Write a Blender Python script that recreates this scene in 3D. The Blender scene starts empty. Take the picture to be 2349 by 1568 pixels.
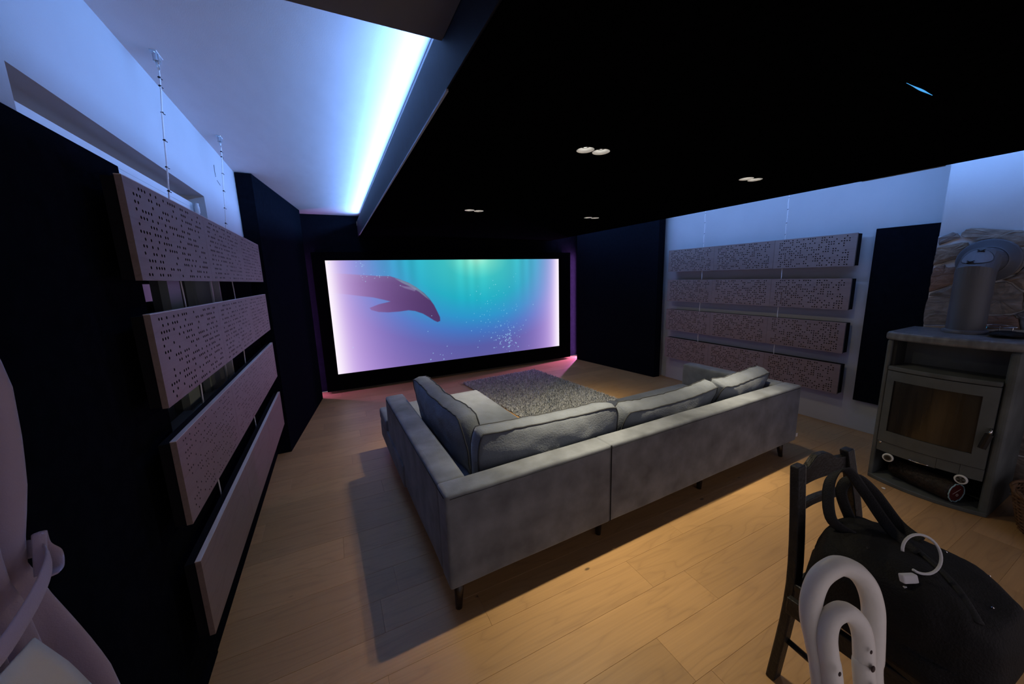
import bpy, bmesh, math, random
import numpy as np
from mathutils import Vector, Matrix, noise
PI = math.pi
random.seed(7); rng = np.random.default_rng(7)
sc = bpy.context.scene
COL = sc.collection

# ------------------------------------------------------------------ camera
cd = bpy.data.cameras.new('camera'); cam = bpy.data.objects.new('camera', cd); COL.objects.link(cam)
cd.sensor_width = 36.0; cd.sensor_fit = 'HORIZONTAL'; cd.lens = 12.742; cd.clip_start = 0.02
def cam_rot(yaw, pitch, roll):
    f = Vector((math.sin(yaw)*math.cos(pitch), math.cos(yaw)*math.cos(pitch), math.sin(pitch)))
    r = Vector((math.cos(yaw), -math.sin(yaw), 0)); u = r.cross(f)
    c, s = math.cos(roll), math.sin(roll)
    r2 = c*r + s*u; u2 = -s*r + c*u
    return Matrix((r2, u2, -f)).transposed()
cam.matrix_world = Matrix.Translation((0, 0, 1.5)) @ cam_rot(math.radians(25.986), math.radians(-10.134), math.radians(-1.7415)).to_4x4()
sc.camera = cam
# ------------------------------------------------------------------ world and exposure
w = bpy.data.worlds.new('world'); sc.world = w; w.use_nodes = True
w.node_tree.nodes['Background'].inputs[0].default_value = (1.0, 0.86, 0.95, 1)
w.node_tree.nodes['Background'].inputs[1].default_value = 0.46
sc.view_settings.view_transform = 'Standard'; sc.view_settings.look = 'None'
sc.view_settings.gamma = 1; sc.view_settings.use_curve_mapping = False
sc.view_settings.exposure = 0.0
LED_BLUE = (0.20, 0.42, 1.0); LED_L = 305.0; LED_R = 150.0
LED_PURPLE = (0.80, 0.25, 0.92); LED_P = 460.0; LED_P2 = 90.0
SPOT_W = 108.0; SPOT_COL = (1.0, 0.84, 0.57)

# ------------------------------------------------------------------ room dimensions
XL, XR, YB, YF, ZC = -0.59, 4.26, 5.51, -1.2, 2.375
ZCLOUD = 2.085

# ------------------------------------------------------------------ materials
def srgb(r, g, b):
    f = lambda c: (c/255/12.92) if c/255 <= .04045 else ((c/255+.055)/1.055)**2.4
    return (f(r), f(g), f(b))
def nd(nt, t, **kw):
    n = nt.nodes.new(t)
    for k, v in kw.items(): setattr(n, k, v)
    return n
def mat(name, col, rough=.6, metal=0.0, var=0.0, vscale=6.0, bump=0.0, bscale=60.0, stretch=(1, 1, 1), spec=.3, sheen=0.0, col2=None, detail=4.0, coat=0.0):
    m = bpy.data.materials.new(name); m.use_nodes = True; nt = m.node_tree
    b = nt.nodes['Principled BSDF']
    b.inputs['Roughness'].default_value = rough; b.inputs['Metallic'].default_value = metal
    b.inputs['Specular IOR Level'].default_value = spec
    b.inputs['Coat Weight'].default_value = coat
    if sheen: b.inputs['Sheen Weight'].default_value = sheen
    tc = nd(nt, 'ShaderNodeTexCoord'); mp = nd(nt, 'ShaderNodeMapping'); mp.inputs['Scale'].default_value = stretch
    nt.links.new(tc.outputs['Object'], mp.inputs['Vector'])
    if var or col2:
        n = nd(nt, 'ShaderNodeTexNoise'); n.inputs['Scale'].default_value = vscale; n.inputs['Detail'].default_value = detail
        nt.links.new(mp.outputs[0], n.inputs['Vector'])
        r = nd(nt, 'ShaderNodeValToRGB')
        c2 = col2 if col2 else tuple(c*(1-var) for c in col)
        c1 = col if col2 else tuple(min(1, c*(1+var)) for c in col)
        r.color_ramp.elements[0].color = (*c2, 1); r.color_ramp.elements[1].color = (*c1, 1)
        r.color_ramp.elements[0].position = .32; r.color_ramp.elements[1].position = .68
        nt.links.new(n.outputs['Fac'], r.inputs['Fac']); nt.links.new(r.outputs['Color'], b.inputs['Base Color'])
    else: b.inputs['Base Color'].default_value = (*col, 1)
    if bump:
        n2 = nd(nt, 'ShaderNodeTexNoise'); n2.inputs['Scale'].default_value = bscale; n2.inputs['Detail'].default_value = 3
        nt.links.new(mp.outputs[0], n2.inputs['Vector'])
        bp = nd(nt, 'ShaderNodeBump'); bp.inputs['Strength'].default_value = bump; bp.inputs['Distance'].default_value = .01
        nt.links.new(n2.outputs['Fac'], bp.inputs['Height']); nt.links.new(bp.outputs[0], b.inputs['Normal'])
    return m
def emat(name, col, strength):
    m = bpy.data.materials.new(name); m.use_nodes = True; nt = m.node_tree; nt.nodes.clear()
    e = nd(nt, 'ShaderNodeEmission'); e.inputs[0].default_value = (*col, 1); e.inputs[1].default_value = strength
    o = nd(nt, 'ShaderNodeOutputMaterial'); nt.links.new(e.outputs[0], o.inputs[0]); return m
M = {}
M['wall'] = mat('white_wall_paint', (.43, .45, .47), .85, var=.03, vscale=3, bump=.05, bscale=180)
M['ceiling'] = mat('ceiling_wallpaper', (.74, .74, .76), .85, var=.02, vscale=5, bump=.03, bscale=110, stretch=(3, 1, 1))
M['black'] = mat('black_felt', (.0018, .002, .0025), .95, var=.25, vscale=40, bump=.1, bscale=400, spec=0.0)
M['blackpanel'] = mat('black_panel_fabric', (.0045, .0055, .0085), .9, var=.2, vscale=30, bump=.15, bscale=500, spec=0.0)
M['fascia'] = mat('dark_navy_fascia', (.010, .0115, .019), .7, var=.15, vscale=20, bump=.05, bscale=200, spec=.2)
M['trim'] = mat('pale_trim_edge', (.30, .30, .34), .6)
M['soffit'] = mat('grey_soffit_paint', (.15, .15, .16), .8, var=.04, vscale=4, bump=.05, bscale=150)
M['velvet'] = mat('black_velvet', (.003, .003, .0035), 1.0, spec=0.0)
M['foam'] = mat('black_foam_backing', (.010, .010, .012), .95, bump=.2, bscale=300, spec=.05)
M['sofa'] = mat('grey_suede', (.155, .174, .205), .95, var=.30, vscale=6.5, bump=.12, bscale=260, spec=.12, sheen=.15, detail=7)
M['cushion'] = mat('grey_suede_cushion', (.150, .174, .215), .95, var=.12, vscale=9, bump=.25, bscale=120, spec=.12, sheen=.15, detail=6)
M['piping'] = mat('dark_grey_piping', (.050, .054, .062), .9)
M['seam'] = mat('dark_seam_groove', (.022, .024, .028), .95, spec=.05)
M['darkwood'] = mat('dark_stained_wood', (.018, .012, .009), .35, var=.3, vscale=30, stretch=(1, 1, .1), spec=.5)
M['chairpaint'] = mat('worn_black_paint', (.006, .006, .0065), .5, col2=(.016, .015, .014), vscale=26, bump=.3, bscale=90, spec=.4)
M['paleedge'] = mat('pale_post_edge', (.30, .28, .25), .7, var=.4, vscale=60)
M['bag'] = mat('black_nylon', (.0045, .0045, .005), .75, var=.3, vscale=20, bump=.35, bscale=160, spec=.25)
M['strap'] = mat('black_webbing', (.011, .0115, .013), .65, bump=.3, bscale=300, spec=.3)
M['whitepaint'] = mat('chipped_white_enamel', (.74, .72, .66), .4, var=.06, vscale=12, bump=.08, bscale=80, spec=.45)
M['chip'] = mat('rust_chip', (.06, .04, .035), .8)
M['cable'] = mat('pale_cable', (.55, .56, .58), .45)
M['chrome'] = mat('chrome', (.75, .75, .76), .12, 1.0)
M['zinc'] = mat('zinc_hook', (.60, .66, .70), .3, .9)
M['string'] = mat('pale_cord', (.82, .82, .84), .8)
M['stove'] = mat('grey_soapstone', (.080, .092, .096), .6, var=.22, vscale=7, bump=.15, bscale=60, spec=.3, detail=8)
M['stovetop'] = mat('polished_soapstone', (.12, .13, .14), .35, var=.3, vscale=9, bump=.1, bscale=40, stretch=(1, 3, 1), spec=.45, detail=8)
M['stovemetal'] = mat('grey_stove_enamel', (.075, .086, .088), .5, var=.12, vscale=10, spec=.35)
M['stovedark'] = mat('dark_stove_cavity', (.018, .02, .021), .9)
M['stoveglass'] = mat('sooty_stove_glass', (.026, .023, .018), .22, col2=(.009, .008, .007), vscale=7, stretch=(1, 3, .25), spec=.5)
M['flue'] = mat('grey_flue_paint', (.075, .082, .10), .45, var=.06, vscale=8, spec=.4)
M['hatch'] = mat('pale_flue_plate', (.13, .14, .17), .45, var=.15, vscale=14, spec=.4)
M['mortar'] = mat('white_mortar', (.62, .64, .66), .9, bump=.3, bscale=40)
M['blackmetal'] = mat('black_metal', (.008, .008, .009), .4, spec=.4)
M['wicker'] = mat('brown_wicker', (.12, .065, .035), .6, var=.45, vscale=50)
M['sack'] = mat('beige_sack', (.34, .26, .20), .9, var=.15, vscale=9)
M['bark'] = mat('dark_chip_wrap', (.030, .022, .018), .6, col2=(.006, .005, .005), vscale=45, bump=.8, bscale=60)
M['redlabel'] = mat('dark_red_label', (.075, .012, .012), .6)
M['foil'] = mat('blue_plastic_wrap', (.25, .42, .50), .25, var=.4, vscale=40, spec=.6)
M['print'] = mat('white_print', (.55, .52, .50), .7)
M['curtain'] = mat('pale_lilac_curtain', (.38, .32, .44), .9, var=.04, vscale=10, bump=.15, bscale=400, sheen=.2)
M['lining'] = mat('white_curtain_lining', (.60, .60, .585), .9, bump=.15, bscale=300)
M['reflector'] = mat('white_reflector', (.82, .82, .80), .5)
M['frame'] = mat('white_window_frame', (.66, .70, .72), .5)
M['winframe2'] = mat('pale_green_window_frame', (.40, .45, .44), .5)
M['tag'] = mat('white_tag', (.75, .75, .75), .7)
M['ledbody'] = mat('aluminium_channel', (.4, .4, .42), .4, .8)
M['plyedge'] = mat('pale_plywood_edge', (.62, .56, .54), .6)
M['slate'] = []
for i, c in enumerate([(.26, .17, .13), (.25, .225, .21), (.31, .24, .18), (.20, .185, .18), (.29, .255, .22)]):
    M['slate'].append(mat('slate_%s' % 'abcde'[i], c, .8, col2=tuple(v*.55 for v in c), vscale=16, bump=.7, bscale=24, stretch=(1, 1, 2.2), spec=.25, detail=9))

def glass_mat():
    m = bpy.data.materials.new('night_window_glass'); m.use_nodes = True
    b = m.node_tree.nodes['Principled BSDF']
    b.inputs['Base Color'].default_value = (.006, .008, .009, 1); b.inputs['Roughness'].default_value = .03
    b.inputs['Specular IOR Level'].default_value = .9
    return m
M['glass'] = glass_mat()

def wood_mat(name, light, dark, lenscale=1.0, rough=.45, perobj=.18, knots=True, fine=1.0):
    """planed timber: long direction is local X, grain from stretched noise"""
    m = bpy.data.materials.new(name); m.use_nodes = True; nt = m.node_tree; L = nt.links.new
    b = nt.nodes['Principled BSDF']; b.inputs['Roughness'].default_value = rough; b.inputs['Specular IOR Level'].default_value = .35
    tc = nd(nt, 'ShaderNodeTexCoord'); oi = nd(nt, 'ShaderNodeObjectInfo')
    off = nd(nt, 'ShaderNodeVectorMath', operation='SCALE'); cmb = nd(nt, 'ShaderNodeCombineXYZ')
    L(oi.outputs['Random'], cmb.inputs[0]); L(oi.outputs['Random'], cmb.inputs[1]); L(oi.outputs['Random'], cmb.inputs[2])
    L(cmb.outputs[0], off.inputs[0]); off.inputs['Scale'].default_value = 37.0
    add = nd(nt, 'ShaderNodeVectorMath', operation='ADD'); L(tc.outputs['Object'], add.inputs[0]); L(off.outputs[0], add.inputs[1])
    mp = nd(nt, 'ShaderNodeMapping'); mp.inputs['Scale'].default_value = (1.1*lenscale, 7.0*lenscale, 7.0*lenscale); L(add.outputs[0], mp.inputs['Vector'])
    n1 = nd(nt, 'ShaderNodeTexNoise'); n1.inputs['Scale'].default_value = 1.0; n1.inputs['Detail'].default_value = 2; n1.inputs['Distortion'].default_value = .4; L(mp.outputs[0], n1.inputs['Vector'])
    mul = nd(nt, 'ShaderNodeMath', operation='MULTIPLY'); mul.inputs[1].default_value = 17.0*fine; L(n1.outputs['Fac'], mul.inputs[0])
    fr = nd(nt, 'ShaderNodeMath', operation='PINGPONG'); fr.inputs[1].default_value = 1.0; L(mul.outputs[0], fr.inputs[0])
    pw = nd(nt, 'ShaderNodeMath', operation='POWER'); pw.inputs[1].default_value = 5.0; L(fr.outputs[0], pw.inputs[0])
    mp2 = nd(nt, 'ShaderNodeMapping'); mp2.inputs['Scale'].default_value = (3, 120, 120); L(add.outputs[0], mp2.inputs['Vector'])
    n2 = nd(nt, 'ShaderNodeTexNoise'); n2.inputs['Scale'].default_value = 1.0; n2.inputs['Detail'].default_value = 4; L(mp2.outputs[0], n2.inputs['Vector'])
    sm = nd(nt, 'ShaderNodeMath', operation='MULTIPLY'); sm.inputs[1].default_value = .30; L(pw.outputs[0], sm.inputs[0])
    sm2 = nd(nt, 'ShaderNodeMath', operation='MULTIPLY_ADD'); sm2.inputs[1].default_value = .62; L(n2.outputs['Fac'], sm2.inputs[0]); L(sm.outputs[0], sm2.inputs[2])
    mx = nd(nt, 'ShaderNodeMixRGB'); mx.inputs[1].default_value = (*light, 1); mx.inputs[2].default_value = (*dark, 1)
    cl = nd(nt, 'ShaderNodeMath', operation='SUBTRACT'); cl.inputs[1].default_value = .12; cl.use_clamp = True; L(sm2.outputs[0], cl.inputs[0]); L(cl.outputs[0], mx.inputs[0])
    hsv = nd(nt, 'ShaderNodeHueSaturation')
    v = nd(nt, 'ShaderNodeMapRange'); v.inputs[3].default_value = 1-perobj; v.inputs[4].default_value = 1+perobj*.6; L(oi.outputs['Random'], v.inputs[0]); L(v.outputs[0], hsv.inputs['Value']); L(mx.outputs[0], hsv.inputs['Color'])
    out = hsv.outputs['Color']
    if knots:
        mp3 = nd(nt, 'ShaderNodeMapping'); mp3.inputs['Scale'].default_value = (2.4, 5, 5); L(add.outputs[0], mp3.inputs['Vector'])
        vo = nd(nt, 'ShaderNodeTexVoronoi'); vo.inputs['Scale'].default_value = 1.0; L(mp3.outputs[0], vo.inputs['Vector'])
        lt = nd(nt, 'ShaderNodeMapRange'); lt.inputs[1].default_value = .025; lt.inputs[2].default_value = .05; lt.inputs[3].default_value = .8; lt.inputs[4].default_value = 0.0; L(vo.outputs['Distance'], lt.inputs[0])
        mk = nd(nt, 'ShaderNodeMixRGB'); mk.inputs[2].default_value = (.045, .028, .015, 1); L(lt.outputs[0], mk.inputs[0]); L(out, mk.inputs[1]); out = mk.outputs[0]
    L(out, b.inputs['Base Color'])
    bp = nd(nt, 'ShaderNodeBump'); bp.inputs['Strength'].default_value = .08; bp.inputs['Distance'].default_value = .004; L(sm2.outputs[0], bp.inputs['Height']); L(bp.outputs[0], b.inputs['Normal'])
    return m
M['floor'] = wood_mat('oak_floor', (.455, .272, .118), (.265, .15, .07), .9, .42, .14)
M['birch'] = wood_mat('oak_veneer', (.235, .175, .16), (.145, .10, .09), 1.6, .55, .05, knots=False, fine=.6)

# ------------------------------------------------------------------ mesh helpers
def obj(name, bm, m, parent=None, smooth=False, local=False):
    me = bpy.data.meshes.new(name)
    if isinstance(bm, tuple): me.from_pydata([tuple(map(float, v)) for v in bm[0]], [], bm[1]); me.update()
    else:
        bmesh.ops.recalc_face_normals(bm, faces=bm.faces[:]); bm.to_mesh(me); bm.free()
    if m: me.materials.append(m)
    if smooth: me.polygons.foreach_set('use_smooth', [True]*len(me.polygons))
    o = bpy.data.objects.new(name, me); COL.objects.link(o)
    if parent: adopt(o, parent, local)
    return o
def adopt(o, parent, local=False):
    o.parent = parent
    if parent.type == 'EMPTY' and not local: o.matrix_parent_inverse = Matrix.Translation(-Vector(parent.location))
def tag(o, label, cat, group=None):
    o['label'] = label; o['category'] = cat
    if group: o['group'] = group
    return o
def thing(name, label, cat, loc=(0, 0, 0), rotz=0, group=None):
    o = bpy.data.objects.new(name, None); COL.objects.link(o); o.location = loc; o.rotation_euler = (0, 0, rotz); o.empty_display_size = .1
    return tag(o, label, cat, group)
def struct(o): o['kind'] = 'structure'; return o
def bevel_mod(o, wd, seg=2):
    b = o.modifiers.new('bevel', 'BEVEL'); b.width = wd; b.segments = seg; b.limit_method = 'ANGLE'; b.angle_limit = math.radians(40); return o
def shade(o):
    o.data.polygons.foreach_set('use_smooth', [True]*len(o.data.polygons)); return o
def box(bm, x0, x1, y0, y1, z0, z1):
    v = [bm.verts.new((x, y, z)) for z in (z0, z1) for y in (y0, y1) for x in (x0, x1)]
    for f in ((0, 2, 3, 1), (4, 5, 7, 6), (0, 1, 5, 4), (2, 6, 7, 3), (0, 4, 6, 2), (1, 3, 7, 5)): bm.faces.new([v[i] for i in f])
    return v
def bx(*a):
    bm = bmesh.new(); box(bm, *a); return bm
def prism(poly, z0, z1, bm=None):
    bm = bm or bmesh.new()
    a = [bm.verts.new((x, y, z0)) for x, y in poly]; b = [bm.verts.new((x, y, z1)) for x, y in poly]
    n = len(poly); bm.faces.new(a[::-1]); bm.faces.new(b)
    for i in range(n): bm.faces.new((a[i], a[(i+1) % n], b[(i+1) % n], b[i]))
    return bm
def catmull(pts, n=8, closed=False):
    P = [Vector(p) for p in pts]; out = []; N = len(P)
    for i in range(N if closed else N-1):
        g = (lambda k: P[k % N]) if closed else (lambda k: P[max(0, min(N-1, k))])
        p0, p1, p2, p3 = g(i-1), g(i), g(i+1), g(i+2)
        for k in range(n):
            t = k/n
            out.append(.5*((2*p1)+(p2-p0)*t+(2*p0-5*p1+4*p2-p3)*t*t+(3*p1-p0-3*p2+p3)*t**3))
    if not closed: out.append(P[-1])
    return out
def tube(pts, r, seg=8, bm=None, closed=False, cap=True, flat=None, up=None):
    """sweep a circle (or a flat ellipse: flat=(a,b)) along pts; r may be a list"""
    bm = bm or bmesh.new(); P = [Vector(p) for p in pts]; N = len(P); rings = []
    t0 = (P[1]-P[0]).normalized()
    u = Vector(up) if up else (Vector((0, 0, 1)) if abs(t0.z) < .9 else Vector((1, 0, 0)))
    u = (u - t0*u.dot(t0)).normalized()
    for i in range(N):
        if closed: t = P[(i+1) % N]-P[i-1]
        else: t = P[min(N-1, i+1)]-P[max(0, i-1)]
        t = t.normalized() if t.length > 1e-9 else t0
        if up: u = Vector(up)
        u = (u - t*u.dot(t)); u = u.normalized() if u.length > 1e-6 else Vector((1, 0, 0)); v = t.cross(u)
        rr = r[i] if isinstance(r, (list, tuple)) else r
        a, b = flat if flat else (rr, rr)
        rings.append([bm.verts.new(P[i]+u*(a*math.cos(2*PI*k/seg))+v*(b*math.sin(2*PI*k/seg))) for k in range(seg)])
    for i in range(N if closed else N-1):
        A, B = rings[i], rings[(i+1) % N]
        for k in range(seg): bm.faces.new((A[k], A[(k+1) % seg], B[(k+1) % seg], B[k]))
    if not closed and cap: bm.faces.new(rings[0][::-1]); bm.faces.new(rings[-1])
    return bm
def lathe(profile, c=(0, 0, 0), seg=24, bm=None, axis='z'):
    bm = bm or bmesh.new(); rings = []; c = Vector(c)
    def at(r, h, a):
        p = Vector((r*math.cos(a), r*math.sin(a), h))
        if axis == 'x': p = Vector((h, r*math.cos(a), r*math.sin(a)))
        if axis == 'y': p = Vector((r*math.cos(a), h, r*math.sin(a)))
        return c+p
    for r, h in profile: rings.append([bm.verts.new(at(max(r, 1e-5), h, 2*PI*k/seg)) for k in range(seg)])
    for A, B in zip(rings, rings[1:]):
        for k in range(seg): bm.faces.new((A[k], A[(k+1) % seg], B[(k+1) % seg], B[k]))
    return bm

# ================================================================== STRUCTURE
floor = struct(obj('floor', bx(-.95, XR+.1, YF, YB+.05, -.05, -.010), M['foam']))
PW, PL = .186, 1.21
known = {.708: 1.065, .894: 1.464, 2.010: -.092, 2.196: -.513, 1.452: .055, 2.568: .19}
plank_cache = {}
def plank_mesh(L, Wd):
    k = (round(L, 3), round(Wd, 3))
    if k not in plank_cache:
        bm = bx(0, L, 0, Wd, -.010, 0)
        e = [e for e in bm.edges if abs(e.verts[0].co.z) < 1e-6 and abs(e.verts[1].co.z) < 1e-6]
        bmesh.ops.bevel(bm, geom=e, offset=.0007, segments=1, affect='EDGES', profile=.5)
        bmesh.ops.recalc_face_normals(bm, faces=bm.faces[:])
        me = bpy.data.meshes.new('plank'); bm.to_mesh(me); bm.free(); me.materials.append(M['floor']); plank_cache[k] = me
    return plank_cache[k]
y = .708 - 11*PW; x_lo, x_hi = -.86, XR
row = 0
while y < YB+.02:
    j = None
    for k, v in known.items():
        if abs(k-y) < .03: j = v
    if j is None: j = -.8 + (row*.437) % PL
    s = j
    while s > x_lo: s -= PL
    y1 = min(y+PW, YB+.04)
    while s < x_hi:
        a, b = max(s, x_lo), min(s+PL, x_hi)
        if b-a > .02:
            o = bpy.data.objects.new('plank', plank_mesh(b-a-.0005, y1-y-.0005)); COL.objects.link(o)
            o.location = (a, y, 0); o.parent = floor
        s += PL
    y += PW; row += 1

ceiling = struct(obj('ceiling', bx(-.95, XR+.1, YF, YB+.1, ZC, ZC+.08), M['ceiling']))
# left wall with a window recess (opening y 1.284-2.70, z .86-2.0)
WY0, WY1, WZ0, WZ1 = 1.284, 2.70, .86, 2.0
bm = bmesh.new()
box(bm, -.95, XL, YF, WY0, 0, ZC); box(bm, -.95, XL, WY1, YB, 0, ZC); box(bm, -.95, XL, WY0, WY1, WZ1, ZC); box(bm, -.95, XL, WY0, WY1, 0, WZ0)
wall_left = struct(obj('wall_left', bm, M['wall']))
wall_right = struct(obj('wall_right', bx(XR, XR+.1, YF, YB+.1, 0, ZC), M['wall']))
wall_back = struct(obj('wall_back', bx(-.95, XR, YB, YB+.1, .012, ZC), M['blackpanel']))
# open behind the camera: even pinkish world light added as fill from that side
bm = tube([(XL+.0006, 3.048, 2.260), (XL+.0006, 3.043, 2.225), (XL+.0006, 3.047, 2.188)], .0018, 5)
tube([(XL+.0006, 3.07, 2.172), (XL+.0006, 3.137, 2.157)], .0016, 5, bm)
obj('wall_crack', bm, M['blackmetal'], wall_left)

# window in the recess
win = bpy.data.objects.new('window_1', None); COL.objects.link(win); win.location = (-.70, 2.0, WZ0); struct(win)
obj('head_panel', bx(-.76, -.648, WY0, WY1, 1.64, 1.962), M['frame'], win)
obj('sill', bx(-.90, -.60, WY0, WY1, WZ0, WZ0+.025), M['winframe2'], win)
for a, b in ((WY0, WY0+.05), (1.86, 1.90), (2.30, 2.46), (2.65, 2.70)):
    obj('mullion', bx(-.76, -.70, a, b, WZ0+.025, 1.64), M['winframe2'], win)
for a, b in ((WY0+.05, 1.86), (1.90, 2.30), (2.46, 2.65)):
    obj('pane', bx(-.738, -.732, a, b, WZ0+.025, 1.64), M['glass'], win)
for i in range(3):
    obj('cassette_groove', bx(-.6485, -.6475, WY0, WY1, 1.880+i*.026, 1.8812+i*.026), M['winframe2'], win)

# hanging black ceiling cloud with holes for the downlights
LIGHTS = [((1.154, 1.506), (1.243, 1.500)), ((2.502, 1.570), (2.586, 1.565)), ((1.152, 3.129), (1.243, 3.142)), ((2.472, 3.175), (2.563, 3.177))]
CX0, CX1, CY0, CY1 = .398, 3.40, -1.15, 5.40
bm = bmesh.new()
def loop_edges(pts):
    vs = [bm.verts.new((x, y, ZCLOUD)) for x, y in pts]
    return [bm.edges.new((vs[i], vs[(i+1) % len(vs)])) for i in range(len(vs))], vs
X0_, X1_ = CX0+.0003, CX1-.0003
ed, rect = loop_edges([(X0_, CY0), (X1_, CY0), (X1_, CY1), (X0_, CY1)])
holes = []
for pair in LIGHTS:
    for x, y in pair:
        e_, vs_ = loop_edges([(x+.0425*math.cos(k*PI/14), y+.0425*math.sin(k*PI/14)) for k in range(28)]); ed += e_; holes.append(e_)
e_, vs_ = loop_edges([(1.748, .5945), (1.970, .5945), (1.970, .6040), (1.748, .6040)]); ed += e_; holes.append(e_)
bmesh.ops.triangle_fill(bm, use_beauty=True, edges=ed)
for e_ in holes:
    g = bmesh.ops.extrude_edge_only(bm, edges=e_)['geom']
    for el in g:
        if isinstance(el, bmesh.types.BMVert): el.co.z += .048
top = [bm.verts.new((v.co.x, v.co.y, ZCLOUD+.10)) for v in rect]
bm.faces.new(top)
for i in range(4): bm.faces.new((rect[i], rect[(i+1) % 4], top[(i+1) % 4], top[i]))
cloud = obj('ceiling_cloud', bm, M['black'])
tag(cloud, 'large black felt dropped ceiling raft hung over the sofa', 'ceiling panel')
obj('fascia', bx(CX0-.006, CX0, CY0, CY1, ZCLOUD+.007, 2.287), M['fascia'], cloud)
obj('fascia', bx(CX1, CX1+.006, CY0, CY1, ZCLOUD+.004, 2.20), M['fascia'], cloud)
obj('fascia', bx(CX0, CX1, CY1-.018, CY1, ZCLOUD+.1, 2.287), M['fascia'], cloud)
t = obj('edge_trim', bx(CX0-.0075, CX0, 1.22, CY1-.25, ZCLOUD-.0002, ZCLOUD+.0068), M['trim'], cloud); t['label'] = 'thin pale edge strip catching the blue light'
obj('loose_edge_strip', bx(CX1-.004, CX1+.003, .93, 1.32, ZCLOUD-.004, ZCLOUD+.004), M['soffit'], cloud)

# grey dropped soffit near the camera, left of the raft
sof = struct(obj('ceiling_soffit', bx(XL, CX0-.008, YF, 1.235, 2.232, ZC), M['soffit']))

# ================================================================== LED strips on the raft
def led(name, label, a, b, nrm, width, col, strength, group):
    """aluminium channel from a to b carrying a glowing strip that faces nrm"""
    a, b, n = Vector(a), Vector(b), Vector(nrm).normalized(); d = (b-a).normalized(); s = d.cross(n)
    r = thing(name, label, 'light', tuple(a), 0, group)
    bm = bmesh.new()
    def slab(h0, h1, wd):
        vs = []
        for h in (h0, h1):
            for p in (a, b):
                for k in (-1, 1): vs.append(bm.verts.new(p+n*h+s*(k*wd/2)))
        for f in ((0, 1, 3, 2), (4, 5, 7, 6), (0, 1, 5, 4), (2, 3, 7, 6), (0, 2, 6, 4), (1, 3, 7, 5)): bm.faces.new([vs[i] for i in f])
    slab(-.006, -.0005, width*1.2); obj('channel', bm, M['ledbody'], r)
    bm = bmesh.new(); v = [bm.verts.new(p+s*(k*width/2)) for p, k in ((a, -1), (a, 1), (b, 1), (b, -1))]
    bm.faces.new(v); o = obj('diffuser', bm, emat(name+'_glow', col, strength), r)
    return r
led('led_strip', 'blue-white light strip along the left top edge of the raft', (.436, 1.30, 2.302), (.436, 5.28, 2.302), (-1, 0, -.12), .012, LED_BLUE, LED_L, 'blue light strips on the raft')
led('led_strip', 'blue-white light strip along the right top edge of the raft', (3.375, .10, 2.262), (3.375, 5.28, 2.262), (.85, 0, .35), .012, LED_BLUE, LED_R, 'blue light strips on the raft')
led('led_strip', 'purple light strip hidden left of the screen', (-.39, 5.36, .0), (-.39, 5.36, 1.85), (1, .15, 0), .014, LED_PURPLE, LED_P2, 'purple light strips beside the screen')
led('led_strip', 'purple light strip hidden right of the screen', (4.02, 5.40, .0), (4.02, 5.40, 1.85), (-1, .15, 0), .014, LED_PURPLE, LED_P, 'purple light strips beside the screen')
bm = bmesh.new()
for i, zz in enumerate((2.265, 2.283, 2.297)): bmesh.ops.create_icosphere(bm, subdivisions=1, radius=.004, matrix=Matrix.Translation((CX0-.004, CY1-.004-.01*i, zz-.02)))
o = obj('led_beads', bm, emat('led_bead_glow', (.8, .85, 1), 1.5), cloud)

# ================================================================== downlights
glow = emat('downlight_lamp', (1, .95, .85), 3.5)
def beam_nodes(ld, core):
    """reflector lamp: a bright core with a wide weak tail"""
    ld.use_nodes = True; nt = ld.node_tree; em = nt.nodes['Emission']
    tc = nd(nt, 'ShaderNodeTexCoord'); sx = nd(nt, 'ShaderNodeSeparateXYZ'); ab = nd(nt, 'ShaderNodeMath', operation='ABSOLUTE')
    pw = nd(nt, 'ShaderNodeMath', operation='POWER'); pw.inputs[1].default_value = core; ma = nd(nt, 'ShaderNodeMath', operation='MULTIPLY_ADD'); ma.inputs[1].default_value = .965; ma.inputs[2].default_value = .035
    nt.links.new(tc.outputs['Normal'], sx.inputs[0]); nt.links.new(sx.outputs['Z'], ab.inputs[0]); nt.links.new(ab.outputs[0], pw.inputs[0]); nt.links.new(pw.outputs[0], ma.inputs[0]); nt.links.new(ma.outputs[0], em.inputs['Strength'])
dl_labels = ['twin recessed round downlight nearest the camera, over the near end of the sofa', 'twin recessed round downlight above the right half of the sofa',
             'twin recessed round downlight in front of the screen, left of the two far ones', 'twin recessed round downlight in front of the screen, right of the two far ones']
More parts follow.
